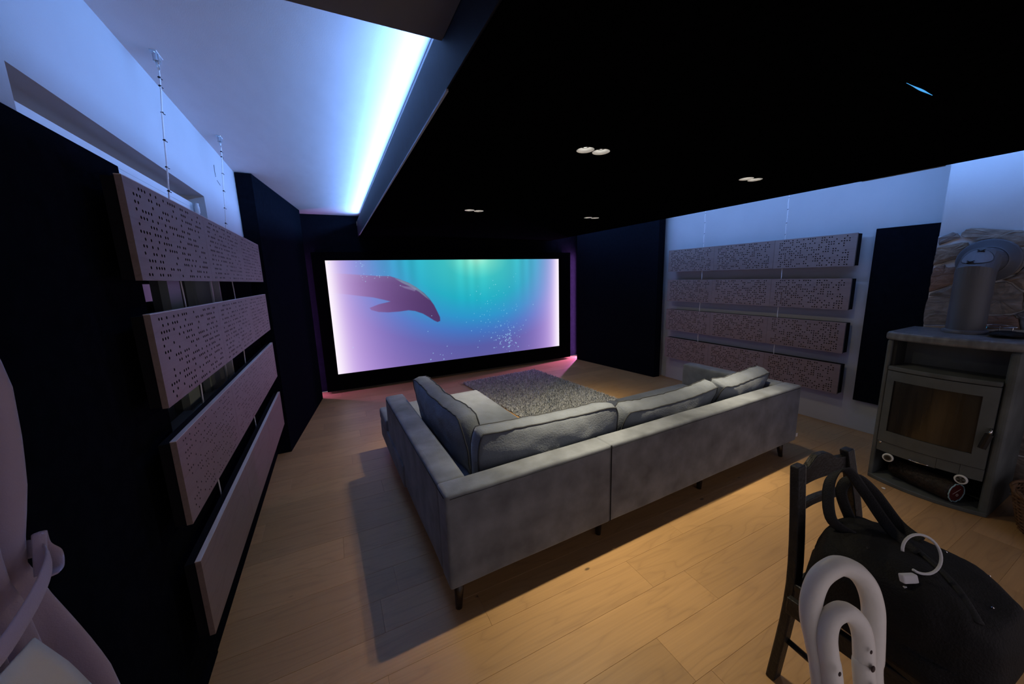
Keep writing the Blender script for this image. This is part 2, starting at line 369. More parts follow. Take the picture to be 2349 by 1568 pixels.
for i, pair in enumerate(LIGHTS):
    cx = sum(p[0] for p in pair)/2; cy = sum(p[1] for p in pair)/2
    r = thing('downlight', dl_labels[i], 'downlight', (cx, cy, ZCLOUD), 0, 'twin downlights in the black raft')
    for x, y in pair:
        c = obj('reflector', lathe([(.0415, .0), (.0425, -.0008), (.0425, .001), (.0270, .016), (.0255, .016), (.0405, .001), (.0415, 0)], (x, y, ZCLOUD), 28), M['reflector'], r, True)
        obj('lamp', lathe([(.0, .0165), (.0165, .0165), (.018, .022), (.0, .022)], (x, y, ZCLOUD), 20), glow, r)
        obj('baffle', lathe([(.0268, .016), (.0268, .026), (.0, .026)], (x, y, ZCLOUD), 20), M['blackmetal'], r)
        ld = bpy.data.lights.new('downlight_beam', 'SPOT'); ld.energy = SPOT_W*(1.0, 1.0, 1.15, .85)[i]; ld.color = SPOT_COL; ld.spot_size = math.radians(150); ld.spot_blend = .4; ld.shadow_soft_size = .014; beam_nodes(ld, (11.0, 24.0, 14.0, 20.0)[i])
        lo = bpy.data.objects.new('downlight_beam', ld); COL.objects.link(lo); lo.location = (x, y, ZCLOUD+.003); adopt(lo, r)
# projector port: a narrow slot in the raft with a blue glow
r = thing('projector_slot', 'narrow slot glowing blue in the black raft, upper right', 'projector', (1.86, .60, ZCLOUD))
obj('bezel', bx(1.747, 1.971, .5935, .6050, ZCLOUD+.010, ZCLOUD+.014), M['blackmetal'], r)
bm = bmesh.new(); N = 24
for k in range(N):
    u0, u1 = k/N, (k+1)/N; f = lambda u: .0006+.0034*math.exp(-((u-.55)/.28)**2)
    x0, x1 = 1.752+.214*u0, 1.752+.214*u1
    bm.faces.new([bm.verts.new(p) for p in ((x0, .599-f(u0), ZCLOUD-.0004), (x1, .599-f(u1), ZCLOUD-.0004), (x1, .599+f(u1), ZCLOUD-.0004), (x0, .599+f(u0), ZCLOUD-.0004))])
obj('light_slit', bm, emat('projector_blue_glow', (.08, .42, .95), 1.0), r)

# ================================================================== screen
r = thing('projection_screen', 'wide projection screen showing a sea animal under water', 'screen', (1.77, 5.40, .02))
SX0, SX1, SZ0, SZ1 = -.038, 3.577, .257, 1.785
for a in ((-.19, SX0, 5.372, YB-.03, .035, 1.89), (SX1, 3.80, 5.372, YB-.03, .035, 1.89), (SX0, SX1, 5.372, YB-.03, .035, SZ0), (SX0, SX1, 5.372, YB-.03, SZ1, 1.89)):
    obj('frame_bar', bx(*a), M['velvet'], r)
NX, NZ = 620, 262
u = np.linspace(0, 1, NX+1)[None, :].repeat(NZ+1, 0); v = np.linspace(0, 1, NZ+1)[:, None].repeat(NX+1, 1)
def lin(c): c = np.asarray(c, float)/255; return np.where(c <= .04045, c/12.92, ((c+.055)/1.055)**2.4)
rr = np.sqrt(((u-.585)*1.45)**2+((1.03-v)*.98)**2)
stops = [0, .10, .22, .42, .60, .74, .90, 1.08, 1.4]
cols = np.array([(170, 236, 208), (108, 220, 200), (56, 196, 196), (28, 178, 196), (36, 150, 202), (58, 116, 192), (80, 88, 160), (88, 86, 152), (110, 96, 168)], float)
img = np.stack([np.interp(rr, stops, cols[:, k]) for k in range(3)], -1)
img *= (1+.05*np.sin(u*70+3*np.sin(u*23))*np.clip((v-.45)*1.6, 0, 1))[..., None]
# animal silhouette: points measured as (u, v) on the picture
def uv(pts):
    # picture corners in the same measuring frame: TL(150,390) TR(1938,380) BL(250,1260) BR(1942,1042)
    A, b = [], []
    for (x, y), (U, V) in zip([(150, 390), (1938, 380), (250, 1260), (1942, 1042)], [(0, 1), (1, 1), (0, 0), (1, 0)]):
        A += [[x, y, 1, 0, 0, 0, -U*x, -U*y], [0, 0, 0, x, y, 1, -V*x, -V*y]]; b += [U, V]
    h = np.linalg.solve(np.array(A, float), np.array(b, float)); p = np.asarray(pts, float)
    wv = h[6]*p[:, 0]+h[7]*p[:, 1]+1
    return np.stack([(h[0]*p[:, 0]+h[1]*p[:, 1]+h[2])/wv, (h[3]*p[:, 0]+h[4]*p[:, 1]+h[5])/wv], 1)
def inside(poly):
    P = poly; n = len(P); ins = np.zeros(u.shape, bool); dist = np.full(u.shape, 9.)
    for i in range(n):
        (x1, y1), (x2, y2) = P[i], P[(i+1) % n]
        c = ((y1 > v) != (y2 > v)); xx = (x2-x1)*(v-y1)/(y2-y1+1e-12)+x1; ins ^= c & (u < xx)
        dx, dy = x2-x1, y2-y1; asp = .4227
        tt = np.clip(((u-x1)*dx+(v-y1)*dy*asp*asp)/(dx*dx+dy*dy*asp*asp+1e-12), 0, 1)
        dist = np.minimum(dist, np.hypot(u-x1-tt*dx, (v-y1-tt*dy)*asp))
    return np.where(ins, dist, -dist)
body = uv([(60, 480), (300, 492), (420, 500), (560, 508), (650, 510), (720, 533), (790, 560), (850, 595), (910, 640), (950, 682), (985, 730), (1010, 780), (1030, 822), (1032, 852), (1012, 860), (985, 848), (950, 825), (900, 796), (840, 776), (790, 770), (720, 780), (640, 786), (560, 783), (505, 768), (492, 752), (560, 725), (652, 703), (600, 690), (520, 672), (430, 662), (330, 650), (240, 640), (60, 630)])
d = inside(body); a = np.clip(d/.0022+.5, 0, 1)[..., None]
bodycol = np.stack([np.interp(v, [.45, .62, .8, .9], [64, 70, 82, 96]), np.interp(v, [.45, .62, .8, .9], [42, 47, 60, 90]), np.interp(v, [.45, .62, .8, .9], [86, 90, 104, 126])], -1)
img = img*(1-a)+bodycol*a
for pts, c, k in (([(690, 528), (740, 542), (800, 566), (860, 602), (915, 650), (950, 690), (925, 672), (870, 628), (800, 588), (740, 560)], (125, 188, 182), .55),
                  ([(722, 580), (760, 588), (800, 592), (848, 606), (838, 624), (800, 612), (760, 600)], (150, 168, 190), .45)):
    dd = np.clip(inside(uv(pts))/.004+.6, 0, 1)[..., None]*k; img = img*(1-dd)+np.array(c)*dd
# pale purple light of the side strips, painted into both sides of the picture
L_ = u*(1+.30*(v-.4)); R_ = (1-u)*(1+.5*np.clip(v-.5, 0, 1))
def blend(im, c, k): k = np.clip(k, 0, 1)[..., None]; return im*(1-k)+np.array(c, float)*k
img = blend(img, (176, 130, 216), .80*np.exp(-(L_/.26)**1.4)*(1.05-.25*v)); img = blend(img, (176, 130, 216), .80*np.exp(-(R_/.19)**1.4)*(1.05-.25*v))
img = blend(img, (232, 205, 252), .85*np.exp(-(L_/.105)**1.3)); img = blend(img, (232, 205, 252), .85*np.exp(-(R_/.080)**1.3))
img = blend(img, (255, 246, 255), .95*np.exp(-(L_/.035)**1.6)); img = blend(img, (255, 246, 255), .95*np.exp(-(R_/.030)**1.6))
bub = []
for n, (mx_, my_), (sx, sy), rad in ((70, (1560, 1010), (55, 55), .0017), (60, (1520, 880), (110, 110), .0012), (28, (1480, 700), (130, 120), .0010), (18, (520, 525), (60, 18), .0010), (14, (430, 430), (30, 40), .0008), (14, (1350, 880), (50, 50), .0011)):
    p = uv(rng.normal((mx_, my_), (sx, sy), (n, 2)))
    for q in p: bub.append((*q, rad*rng.uniform(.7, 1.8)))
for q, rad in zip(uv([(960, 1147), (1060, 1143), (978, 1098), (1053, 1112), (1033, 1108), (1085, 1045), (967, 812), (938, 932), (1456, 574), (1310, 626), (1118, 1100), (365, 1055), (180, 410), (1394, 702), (728, 582)]), [.0028, .0025, .002, .0018, .0016, .002, .0018, .0018, .002, .002, .0015, .0016, .002, .0018, .0016]): bub.append((*q, rad))
for bu, bv, rad in bub:
    if not (0 < bu < 1 and 0 < bv < 1): continue
    i0, i1 = max(0, int((bu-.01)*NX)), min(NX, int((bu+.01)*NX)+1); j0, j1 = max(0, int((bv-.02)*NZ)), min(NZ, int((bv+.02)*NZ)+1)
    dd = np.hypot(u[j0:j1+1, i0:i1+1]-bu, (v[j0:j1+1, i0:i1+1]-bv)*.4227)
    k = np.clip(1.2-dd/rad, 0, .9)[..., None]; img[j0:j1+1, i0:i1+1] = img[j0:j1+1, i0:i1+1]*(1-k)+np.array([170, 232, 255.])*k
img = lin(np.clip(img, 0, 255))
vx = np.stack([SX0+u*(SX1-SX0), np.full(u.shape, 5.40), SZ0+v*(SZ1-SZ0)], -1).reshape(-1, 3)
idx = np.arange((NX+1)*(NZ+1)).reshape(NZ+1, NX+1)
fc = np.stack([idx[:-1, :-1], idx[:-1, 1:], idx[1:, 1:], idx[1:, :-1]], -1).reshape(-1, 4)
me = bpy.data.meshes.new('picture'); me.vertices.add(len(vx)); me.vertices.foreach_set('co', vx.astype(np.float32).ravel())
me.loops.add(fc.size); me.loops.foreach_set('vertex_index', fc.astype(np.int32).ravel()); me.polygons.add(len(fc)); me.polygons.foreach_set('loop_start', np.arange(0, fc.size, 4, dtype=np.int32))
me.update(calc_edges=True)
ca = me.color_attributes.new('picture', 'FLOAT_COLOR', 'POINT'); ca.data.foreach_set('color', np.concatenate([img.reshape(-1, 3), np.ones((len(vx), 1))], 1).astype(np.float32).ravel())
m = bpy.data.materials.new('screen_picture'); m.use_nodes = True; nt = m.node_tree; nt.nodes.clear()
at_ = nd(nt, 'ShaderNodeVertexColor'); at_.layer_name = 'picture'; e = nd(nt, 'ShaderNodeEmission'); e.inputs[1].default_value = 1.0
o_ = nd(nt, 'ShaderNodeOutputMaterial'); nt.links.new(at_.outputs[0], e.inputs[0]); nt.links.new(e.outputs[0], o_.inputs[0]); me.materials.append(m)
scr = bpy.data.objects.new('picture', me); COL.objects.link(scr); adopt(scr, r); scr['label'] = 'lit picture: dark sea animal diving in teal water with bubbles, pale purple strip light painted in at the sides'
obj('backing', bx(SX0, SX1, 5.402, YB-.03, SZ0, SZ1), M['velvet'], r)

# ================================================================== black side panels
o = tag(obj('side_panel', prism([(XL+.004, 3.66), (-.478, 3.66), (-.250, 5.24), (-.33, 5.27)], 0.0, ZC-.004), M['blackpanel']), 'tall black angled panel standing left of the screen', 'acoustic panel', 'angled panels flanking the screen')
o = tag(obj('side_panel', prism([(4.085, 3.70), (4.19, 3.69), (3.96, 5.30), (3.865, 5.26)], 0.0, ZC-.004), M['blackpanel']), 'tall black angled panel standing right of the screen', 'acoustic panel', 'angled panels flanking the screen')
o = tag(bevel_mod(obj('wall_panel', bx(XL+.001, XL+.010, .62, 1.693, .0, 1.893), M['blackpanel']), .002), 'black fabric panel on the left wall behind the curtain', 'acoustic panel')
bm = bmesh.new(); pp = [(1.70, 0), (3.655, 0), (3.655, 1.80), (2.715, 1.80), (2.715, .855), (1.70, .855)]  # added sheet that keeps the gaps between the left panels dark
va = [bm.verts.new((XL+.001, *p)) for p in pp]; vb = [bm.verts.new((XL+.006, *p)) for p in pp]
bm.faces.new(va); bm.faces.new(vb)
for i in range(6): bm.faces.new((va[i], va[(i+1) % 6], vb[(i+1) % 6], vb[i]))
o = tag(obj('wall_panel', bm, M['blackpanel']), 'dark sheet added on the left wall to darken the gaps between the wooden panels', 'acoustic panel')
o = tag(bevel_mod(obj('wall_panel', bx(XR-.045, XR-.001, .92, 1.497, .292, 1.812), M['blackpanel']), .003), 'tall black panel on the right wall beside the stove chimney', 'acoustic panel')

# ================================================================== perforated wooden panels
DRILL = ['2 3 4 6 8 11 13 14 15 16 19 20 22 23 29', '0 1 2 5 6 8 9 15 19 20 21 25 28 30', '0 1 6 10 11 12 14 16 19 21 22 23 24 27 28 29 30',
 '0 2 3 4 5 8 9 11 12 18 22 23 24 26 28', '1 2 3 5 7 10 12 13 14 15 18 19 21 22 28', '0 4 5 6 8 10 13 15 16 17 18 21 22 24 25', '0 1 2 3 5 6 7 9 10 16 20 21 22 24 25 26 29',
 '1 3 6 8 9 10 11 14 15 17 18 24 28 29 30', '0 1 3 5 8 10 11 12 13 16 17 19 20 26 30', '0 3 4 6 7 13 17 18 19 21 23 28 29 30', '1 2 3 5 6 12 16 17 18 20 22 25 27 28 29 30',
 '1 3 4 5 6 9 10 12 13 19 23 24 25 27 29', '0 1 4 5 7 8 14 18 19 20 22 24 27 29 30']
def tile_mesh(name, L, H, turned=False, th=.016, rad=.0052, plain=False):
    """veneer tile lying in local X (length) and Y (height), front face at z=th, with real drilled holes"""
    V, F, dark = [], [], []; nc, nr = 31, 13; px, py = L/35.4, H/13.7
    mx_, my_ = (L-nc*px)/2, (H-nr*py)/2
    def q(pts): i = len(V); V.extend(pts); F.append(tuple(range(i, i+len(pts))))
    on = [[False]*nc for _ in range(nr)]
    for k, line in enumerate(DRILL):
        for c in ([] if plain else map(int, line.split())):
            if turned: on[k][nc-1-c] = True
            else: on[nr-1-k][c] = True
    q([(0, 0, th), (L, 0, th), (L, my_, th), (0, my_, th)]); q([(0, H-my_, th), (L, H-my_, th), (L, H, th), (0, H, th)])
    q([(0, my_, th), (mx_, my_, th), (mx_, H-my_, th), (0, H-my_, th)]); q([(L-mx_, my_, th), (L, my_, th), (L, H-my_, th), (L-mx_, H-my_, th)])
    for rr_ in range(nr):
        c = 0
        y0, y1 = my_+rr_*py, my_+(rr_+1)*py
        while c < nc:
            x0 = mx_+c*px
            if not on[rr_][c]:
                e = c
                while e < nc and not on[rr_][e]: e += 1
                q([(x0, y0, th), (mx_+e*px, y0, th), (mx_+e*px, y1, th), (x0, y1, th)]); c = e; continue
            x1 = x0+px; cx, cy = (x0+x1)/2, (y0+y1)/2
            ring = [(cx+rad*math.cos(k*PI/4), cy+rad*math.sin(k*PI/4)) for k in range(8)]
            cor = [(x1, cy), (x1, y1), (cx, y1), (x0, y1), (x0, cy), (x0, y0), (cx, y0), (x1, y0)]
            for k in range(8):
                a, b = ring[k], ring[(k+1) % 8]; A, B = cor[k], cor[(k+1) % 8]
                q([(*a, th), (*A, th), (*B, th), (*b, th)]); dark.append(len(F)); q([(*a, th), (*b, th), (*b, 0), (*a, 0)])
            c += 1
    for p in ([(0, 0), (L, 0)], [(L, 0), (L, H)], [(L, H), (0, H)], [(0, H), (0, 0)]):
        (a, b), (c, d_) = p; q([(a, b, 0), (c, d_, 0), (c, d_, th), (a, b, th)])
    me = bpy.data.meshes.new(name); me.from_pydata(V, [], F); me.update(); me.materials.append(M['birch']); me.materials.append(M['foam'])
    for k in dark: me.polygons[k].material_index = 1
    return me
def acoustic(label, L, H, zc, meshes, order, side, x, y0, depth, group):
    """three tiles side by side on a black foam box; side=+1 faces +X (left wall), -1 faces -X (right wall)"""
    r = thing('perforated_panel', label, 'acoustic panel', (x, y0, zc), 0, group)
    for k in range(3):
        o = bpy.data.objects.new('tile', meshes[order[k]]); COL.objects.link(o); o.parent = r
        if side > 0: o.matrix_local = Matrix(((0, 0, 1, -.016), (1, 0, 0, k*L+.0008), (0, 1, 0, 0), (0, 0, 0, 1)))
        else: o.matrix_local = Matrix(((0, 0, -1, .016), (-1, 0, 0, (k+1)*L-.0008), (0, 1, 0, 0), (0, 0, 0, 1)))
    x0, x1 = (-.016-depth, -.0165) if side > 0 else (.0165, .016+depth)
    obj('backing', bx(x0, x1, .004, 3*L-.004, .004, H-.004), M['foam'], r, local=True)
    if side > 0: obj('edge_band', bx(-.0165, -.0002, 0, 3*L, H, H+.0022), M['plyedge'], r, local=True)
    return r
LT, LH = .722, .293
lm = [tile_mesh('tile', LT-.0016, LH), tile_mesh('tile', LT-.0016, LH, True), tile_mesh('tile', LT-.0016, LH, True, rad=.0034), tile_mesh('tile', LT-.0016, LH, plain=True)]
RT, RH = .658, .282
rm = [tile_mesh('tile', RT-.0016, RH), tile_mesh('tile', RT-.0016, RH, True)]
nm = ['top one', 'second from the top', 'third from the top', 'lowest one']
XPL, YPL, XPR, YPR = -.495, 1.452, 4.12, 1.580
zl = [1.523, 1.128, .722, .288]; zr = [1.506, 1.118, .722, .335]
for i in range(4):
    acoustic(('long perforated wooden panel hung on the left wall, ' if i < 3 else 'long plain wooden panel hung on the left wall, ') + nm[i], LT, LH, zl[i], lm, ((0, 0, 0), (1, 0, 0), (2, 2, 2), (3, 3, 3))[i], 1, XPL, YPL, .030, 'perforated panels on the left wall')
    acoustic('long perforated wooden panel hung on the right wall, ' + nm[i], RT, RH, zr[i], rm, ((0, 0, 0), (0, 1, 0), (1, 0, 0), (0, 0, 0))[i], -1, XPR, YPR, .075, 'perforated panels on the right wall')
# suspension cords
def cord(label, x, y, ztop, zs, hook, group, zends, xend=0.0):
    r = thing('hanging_cord', label, 'cord', (x, y, ztop), 0, group)
    n = 26; pts = []
    for k in range(n+1):
        z = ztop+(zends-ztop)*k/n; pts.append((x+xend*min(1, k*n/n/8)+.0016*math.sin(k*1.7), y+.0022*math.sin(k*2.3+1), z))
    obj('strand', tube(pts, .0028, 6), M['string'], r, True)
    for z in zs:
        x_ = x+xend*min(1, (ztop-z)/(ztop-zends)*26/8)
        bm = bmesh.new(); bmesh.ops.create_icosphere(bm, subdivisions=1, radius=.0048, matrix=Matrix.Translation((x_, y, z)))
        tube([(x_-.004, y-.003, z), (x_+.006, y+.010, z-.004)], .0016, 5, bm); obj('knot', bm, M['strap'], r)
for lab, y, yt in (('near knotted cord holding up the left wooden panels', 2.03, 1.978), ('far knotted cord holding up the left wooden panels', 2.91, 2.868)):
    xh = -.505
    h = thing('ceiling_hook', lab.split(' ')[0] + ' zinc swivel hook screwed to the ceiling', 'hook', (xh, yt, ZC), 0, 'hooks on the ceiling')
    o = bevel_mod(obj('base_plate', bx(xh-.011, xh+.011, yt-.034, yt+.034, ZC-.004, ZC), M['zinc'], h), .002)
    bm = bmesh.new(); box(bm, xh-.009, xh-.006, yt-.012, yt+.012, ZC-.030, ZC-.004); box(bm, xh+.006, xh+.009, yt-.012, yt+.012, ZC-.030, ZC-.004); obj('bracket', bm, M['zinc'], h)
    obj('pin', tube([(xh-.012, yt, ZC-.024), (xh+.012, yt, ZC-.024)], .0035, 8), M['zinc'], h)
    ring = [(xh, yt+.011*math.sin(a), ZC-.040+.015*math.cos(a)) for a in [i*2*PI/14 for i in range(14)]]
    obj('eye', tube(ring, .0028, 6, closed=True), M['zinc'], h)
    for s in (-1, 1): obj('screw', lathe([(0, -.0062), (.004, -.0055), (.0045, -.004)], (xh, yt+s*.024, ZC), 10), M['zinc'], h)
    cord(lab, xh, yt, ZC-.052, [2.295, 2.265, 2.17, 2.07, 1.97, 1.88], True, 'cords of the left panels', .32, -.052)
for lab, y in (('far thin cord above the right wooden panels', 3.06), ('near thin cord above the right wooden panels', 2.16)):
    cord(lab, XPR+.022, y, ZC-.002, [2.28, 2.19, 2.08, 1.95, 1.84], True, 'cords of the right panels', .36)
# white pipe by the window
r = thing('radiator_pipe', 'white painted pipe rising in the window recess', 'pipe', (-.622, 2.668, .9))
obj('pipe_body', tube([(-.622, 2.668, .886), (-.622, 2.668, 1.93)], .0075, 12), M['frame'], r, True)
obj('coupling', lathe([(.0075, 1.90), (.011, 1.905), (.011, 1.935), (.009, 1.94), (.009, 1.955), (.0, 1.957)], (-.622, 2.668, 0), 14), M['frame'], r, True)

# ================================================================== chimney breast with slate cladding
chim = struct(obj('wall_chimney', bx(3.85, XR, -.45, 1.028, 0, ZC), M['wall']))
obj('mortar_bed', prism([(0, 0)], 0, 0) if False else bx(3.842, 3.85, -.45, 1.028, .0, 1.69), M['mortar'], chim)
SL = [[(1.026, 1.679), (.963, 1.711), (.936, 1.691), (.926, 1.671), (1.018, 1.630)],
 [(.928, 1.688), (.909, 1.723), (.878, 1.727), (.763, 1.705), (.68, 1.690), (.60, 1.675), (.55, 1.60), (.683, 1.593), (.731, 1.618), (.789, 1.640), (.86, 1.646)],
 [(1.024, 1.616), (.917, 1.64), (.888, 1.637), (.880, 1.611), (.915, 1.537), (1.03, 1.496), (1.029, 1.554)],
 [(1.025, 1.473), (.983, 1.50), (.957, 1.476), (.90, 1.490), (.885, 1.378), (1.028, 1.305), (1.029, 1.385)],
 [(1.021, 1.297), (.89, 1.369), (.88, 1.282), (1.025, 1.279)],
 [(1.026, 1.27), (.875, 1.276), (.86, 1.166), (.87, 1.082), (1.025, 1.07), (1.034, 1.146)],
 [(.790, 1.368), (.713, 1.378), (.68, 1.367), (.628, 1.312), (.614, 1.204), (.658, 1.178), (.705, 1.170), (.795, 1.166), (.80, 1.249)],
 [(.713, 1.386), (.672, 1.414), (.62, 1.50), (.54, 1.50), (.54, 1.33), (.629, 1.325), (.673, 1.373)],
 [(.79, 1.158), (.704, 1.162), (.648, 1.172), (.623, 1.148), (.607, 1.08), (.79, 1.07)],
 [(.608, 1.199), (.636, 1.174), (.615, 1.148), (.599, 1.08), (.50, 1.08), (.50, 1.21)],
 [(.62, 1.315), (.608, 1.21), (.50, 1.22), (.50, 1.32)], [(.88, 1.60), (.80, 1.64), (.70, 1.60), (.60, 1.585), (.63, 1.51), (.66, 1.43), (.78, 1.39), (.87, 1.46)],
 [(1.028, 1.06), (.86, 1.07), (.85, .90), (1.03, .88)], [(.84, 1.06), (.60, 1.065), (.58, .87), (.83, .89)], [(.575, 1.07), (.36, 1.08), (.35, .90), (.57, .87)],
 [(1.03, .87), (.80, .88), (.78, .66), (1.03, .64)], [(.79, .87), (.50, .86), (.52, .62), (.77, .65)], [(.49, .86), (.25, .88), (.24, .60), (.51, .61)],
 [(.49, 1.30), (.30, 1.32), (.28, 1.09), (.49, 1.09)], [(.53, 1.66), (.33, 1.67), (.30, 1.34), (.53, 1.33)], [(.51, .59), (.26, .58), (.25, .30), (.53, .28)], [(.53, .27), (.27, .28), (.26, .02), (.52, .02)], [(.24, 1.66), (-.05, 1.66), (-.03, 1.3), (.26, 1.3)], [(.26, 1.28), (-.04, 1.28), (-.05, .92), (.23, .90)], [(.22, .86), (-.05, .88), (-.04, .45), (.23, .48)], [(.23, .46), (-.04, .43), (-.04, .02), (.24, .02)]]
for i, poly in enumerate(SL):
    rd = random.Random(100+i); cy = sum(p[0] for p in poly)/len(poly); cz = sum(p[1] for p in poly)/len(poly)
    out = []
    for k in range(len(poly)):                      # rough, subdivided outline
        a, b = poly[k], poly[(k+1) % len(poly)]
        for t in (0, .33, .66): out.append((a[0]+(b[0]-a[0])*t+rd.uniform(-.004, .004)*(t > 0), a[1]+(b[1]-a[1])*t+rd.uniform(-.004, .004)*(t > 0)))
    bm = bmesh.new(); pr_ = rd.uniform(.010, .018); n = len(out)
    A = [bm.verts.new((3.842, min(y, 1.034), z)) for y, z in out]; B = [bm.verts.new((3.842-pr_+rd.uniform(-.002, .002), min(y, 1.034)+(cy-y)*.03, z+(cz-z)*.03)) for y, z in out]
    Cc = [bm.verts.new((3.838-pr_+rd.uniform(-.003, .003), y+(cy-y)*.35, z+(cz-z)*.35)) for y, z in out]; ctr = bm.verts.new((3.836-pr_, cy, cz))
    for k in range(n):
        j = (k+1) % n
        bm.faces.new((A[k], A[j], B[j], B[k])); bm.faces.new((B[k], B[j], Cc[j], Cc[k])); bm.faces.new((Cc[k], Cc[j], ctr))
    obj('stone', bm, M['slate'][(i*3+1) % 5], chim)

# ================================================================== stove
SY0, SY1, SXF, SXB = .505, 1.057, 3.372, 3.79
st = thing('wood_stove', 'grey soapstone wood stove with curved glass door', 'stove', (3.58, .78, 0))
yc, hw = .781, .276
def arcx(y, base, sag): t = (y-yc)/hw; return base-sag*(1-t*t)
def arc_slab(y0, y1, z0, z1, base, sag, th, n=14, bm=None):
    """curved slab bowing towards the room"""
    bm = bm or bmesh.new(); R = []
    for k in range(n+1):
        y = y0+(y1-y0)*k/n; x = arcx(y, base, sag)
        R.append([bm.verts.new((x, y, z0)), bm.verts.new((x+th, y, z0)), bm.verts.new((x+th, y, z1)), bm.verts.new((x, y, z1))])
    for a, b in zip(R, R[1:]):
        for i in range(4): bm.faces.new((a[i], a[(i+1) % 4], b[(i+1) % 4], b[i]))
    bm.faces.new(R[0]); bm.faces.new(R[-1][::-1]); return bm
def deep_slab(y0, y1, z0, z1, base, sag, xb, n=16):
    bm = bmesh.new(); poly = [(arcx(y0+(y1-y0)*k/n, base, sag), y0+(y1-y0)*k/n) for k in range(n+1)]+[(xb, y1), (xb, y0)]
    return prism(poly, z0, z1, bm)
bevel_mod(obj('side_slab', bx(SXF-.005, SXB, 1.031, SY1, 0, 1.005), M['stove'], st), .012, 3)
bevel_mod(obj('side_slab', bx(SXF-.005, SXB, SY0, .551, 0, 1.005), M['stove'], st), .018, 3)
bevel_mod(obj('back_slab', bx(SXB-.03, SXB, .551, 1.031, 0, 1.0), M['stove'], st), .004)
top = obj('top_slab', deep_slab(SY0-.012, SY1+.012, 1.006, 1.062, SXF-.012, .045, SXB+.005), M['stovetop'], st); bevel_mod(top, .018, 3)
obj('niche_back', bx(3.55, 3.56, .551, 1.031, .83, 1.006), M['stovemetal'], st)
obj('niche_side', bx(3.39, 3.55, 1.012, 1.031, .83, 1.006), M['stovedark'], st)
bevel_mod(obj('niche_ledge', deep_slab(.5515, 1.0305, .800, .829, SXF-.004, .045, SXB-.035), M['stove'], st), .006)
# door with a glass opening
door = bmesh.new()
arc_slab(.5525, .608, .292, .796, SXF, .045, .03, 4, door); arc_slab(.990, 1.0295, .292, .796, SXF, .045, .03, 4, door)
arc_slab(.608, .990, .732, .796, SXF, .045, .03, 12, door); arc_slab(.608, .990, .292, .372, SXF, .045, .03, 12, door)
door = obj('door', door, M['stovemetal'], st)
obj('pane', arc_slab(.606, .992, .370, .734, SXF+.008, .045, .006, 12), M['stoveglass'], door)
for a in ((.6065, .6105, .372, .732), (.9875, .9915, .372, .732)): obj('bead', arc_slab(*a, SXF+.001, .045, .012, 2), M['blackmetal'], door)
xh = arcx(.546, SXF, .045)
hd = obj('handle', tube([(xh-.004, .556, .548), (xh-.028, .553, .540), (xh-.034, .556, .520)], .006, 10), M['chrome'], door, True)
obj('grip', tube([(xh-.034, .556, .522), (xh-.038, .572, .430)], .013, 10, flat=(.017, .010), up=(0, 1, .2)), M['blackmetal'], hd)
obj('hinge', lathe([(0, .272), (.008, .272), (.008, .290), (0, .290)], (SXF-.006, 1.012, 0), 12), M['chrome'], st, True)
# apron made of three blocks
for a, b, z0, z1 in ((.5525, .640, .214, .288), (.6415, .735, .222, .288), (.7365, 1.0295, .218, .288)):
    obj('apron_block', arc_slab(a, b, z0, z1, SXF+.006, .045, .03, 6), M['stovemetal'], st)
hp = [(arcx(y, SXF+.004, .045)-.012-.006*math.sin(PI*k/8), y, .228) for k, y in enumerate([.762+.092*j/8 for j in range(9)])]
obj('ash_handle', tube(hp, .0032, 8), M['chrome'], st, True)
for y, z, cut_ in ((.957, .188, False), (.627, .196, True)):
    x = arcx(y, SXF+.006, .045)-.006
    vd = obj('air_vent', lathe([(0, -.004), (.024, -.004), (.028, 0), (.028, .008)], (x, y, z), 24, axis='x'), M['stovemetal'], st, True)
    obj('vent_ring', lathe([(.021, -.005), (.027, -.006), (.029, -.002), (.029, .004)], (x, y, z), 24, axis='x'), M['frame'], vd, True)
    bm = bmesh.new()
    if cut_:
        for k in range(4):
            a0 = k*PI/2+.3; pts = [(x-.0048, y, z)]+[(x-.0048, y+.018*math.cos(a0+j*.22), z+.018*math.sin(a0+j*.22)) for j in range(4)]
            bm.faces.new([bm.verts.new(p) for p in pts])
    else:
        pts = [(x-.0048, y+.014*math.cos(k*PI/8), z+.014*math.sin(k*PI/8)) for k in range(16)]; bm.faces.new([bm.verts.new(p) for p in pts])
    obj('vent_slot', bm, M['blackmetal'], vd)
obj('cavity_back', bx(3.60, 3.61, .551, 1.031, .026, .29), M['stovedark'], st)
obj('cavity_roof', bx(3.41, 3.60, .551, 1.031, .262, .27), M['stovedark'], st)
bevel_mod(obj('base_plate', deep_slab(SY0+.004, SY1-.004, 0, .026, SXF-.008, .062, SXB-.031), M['stove'], st), .004)

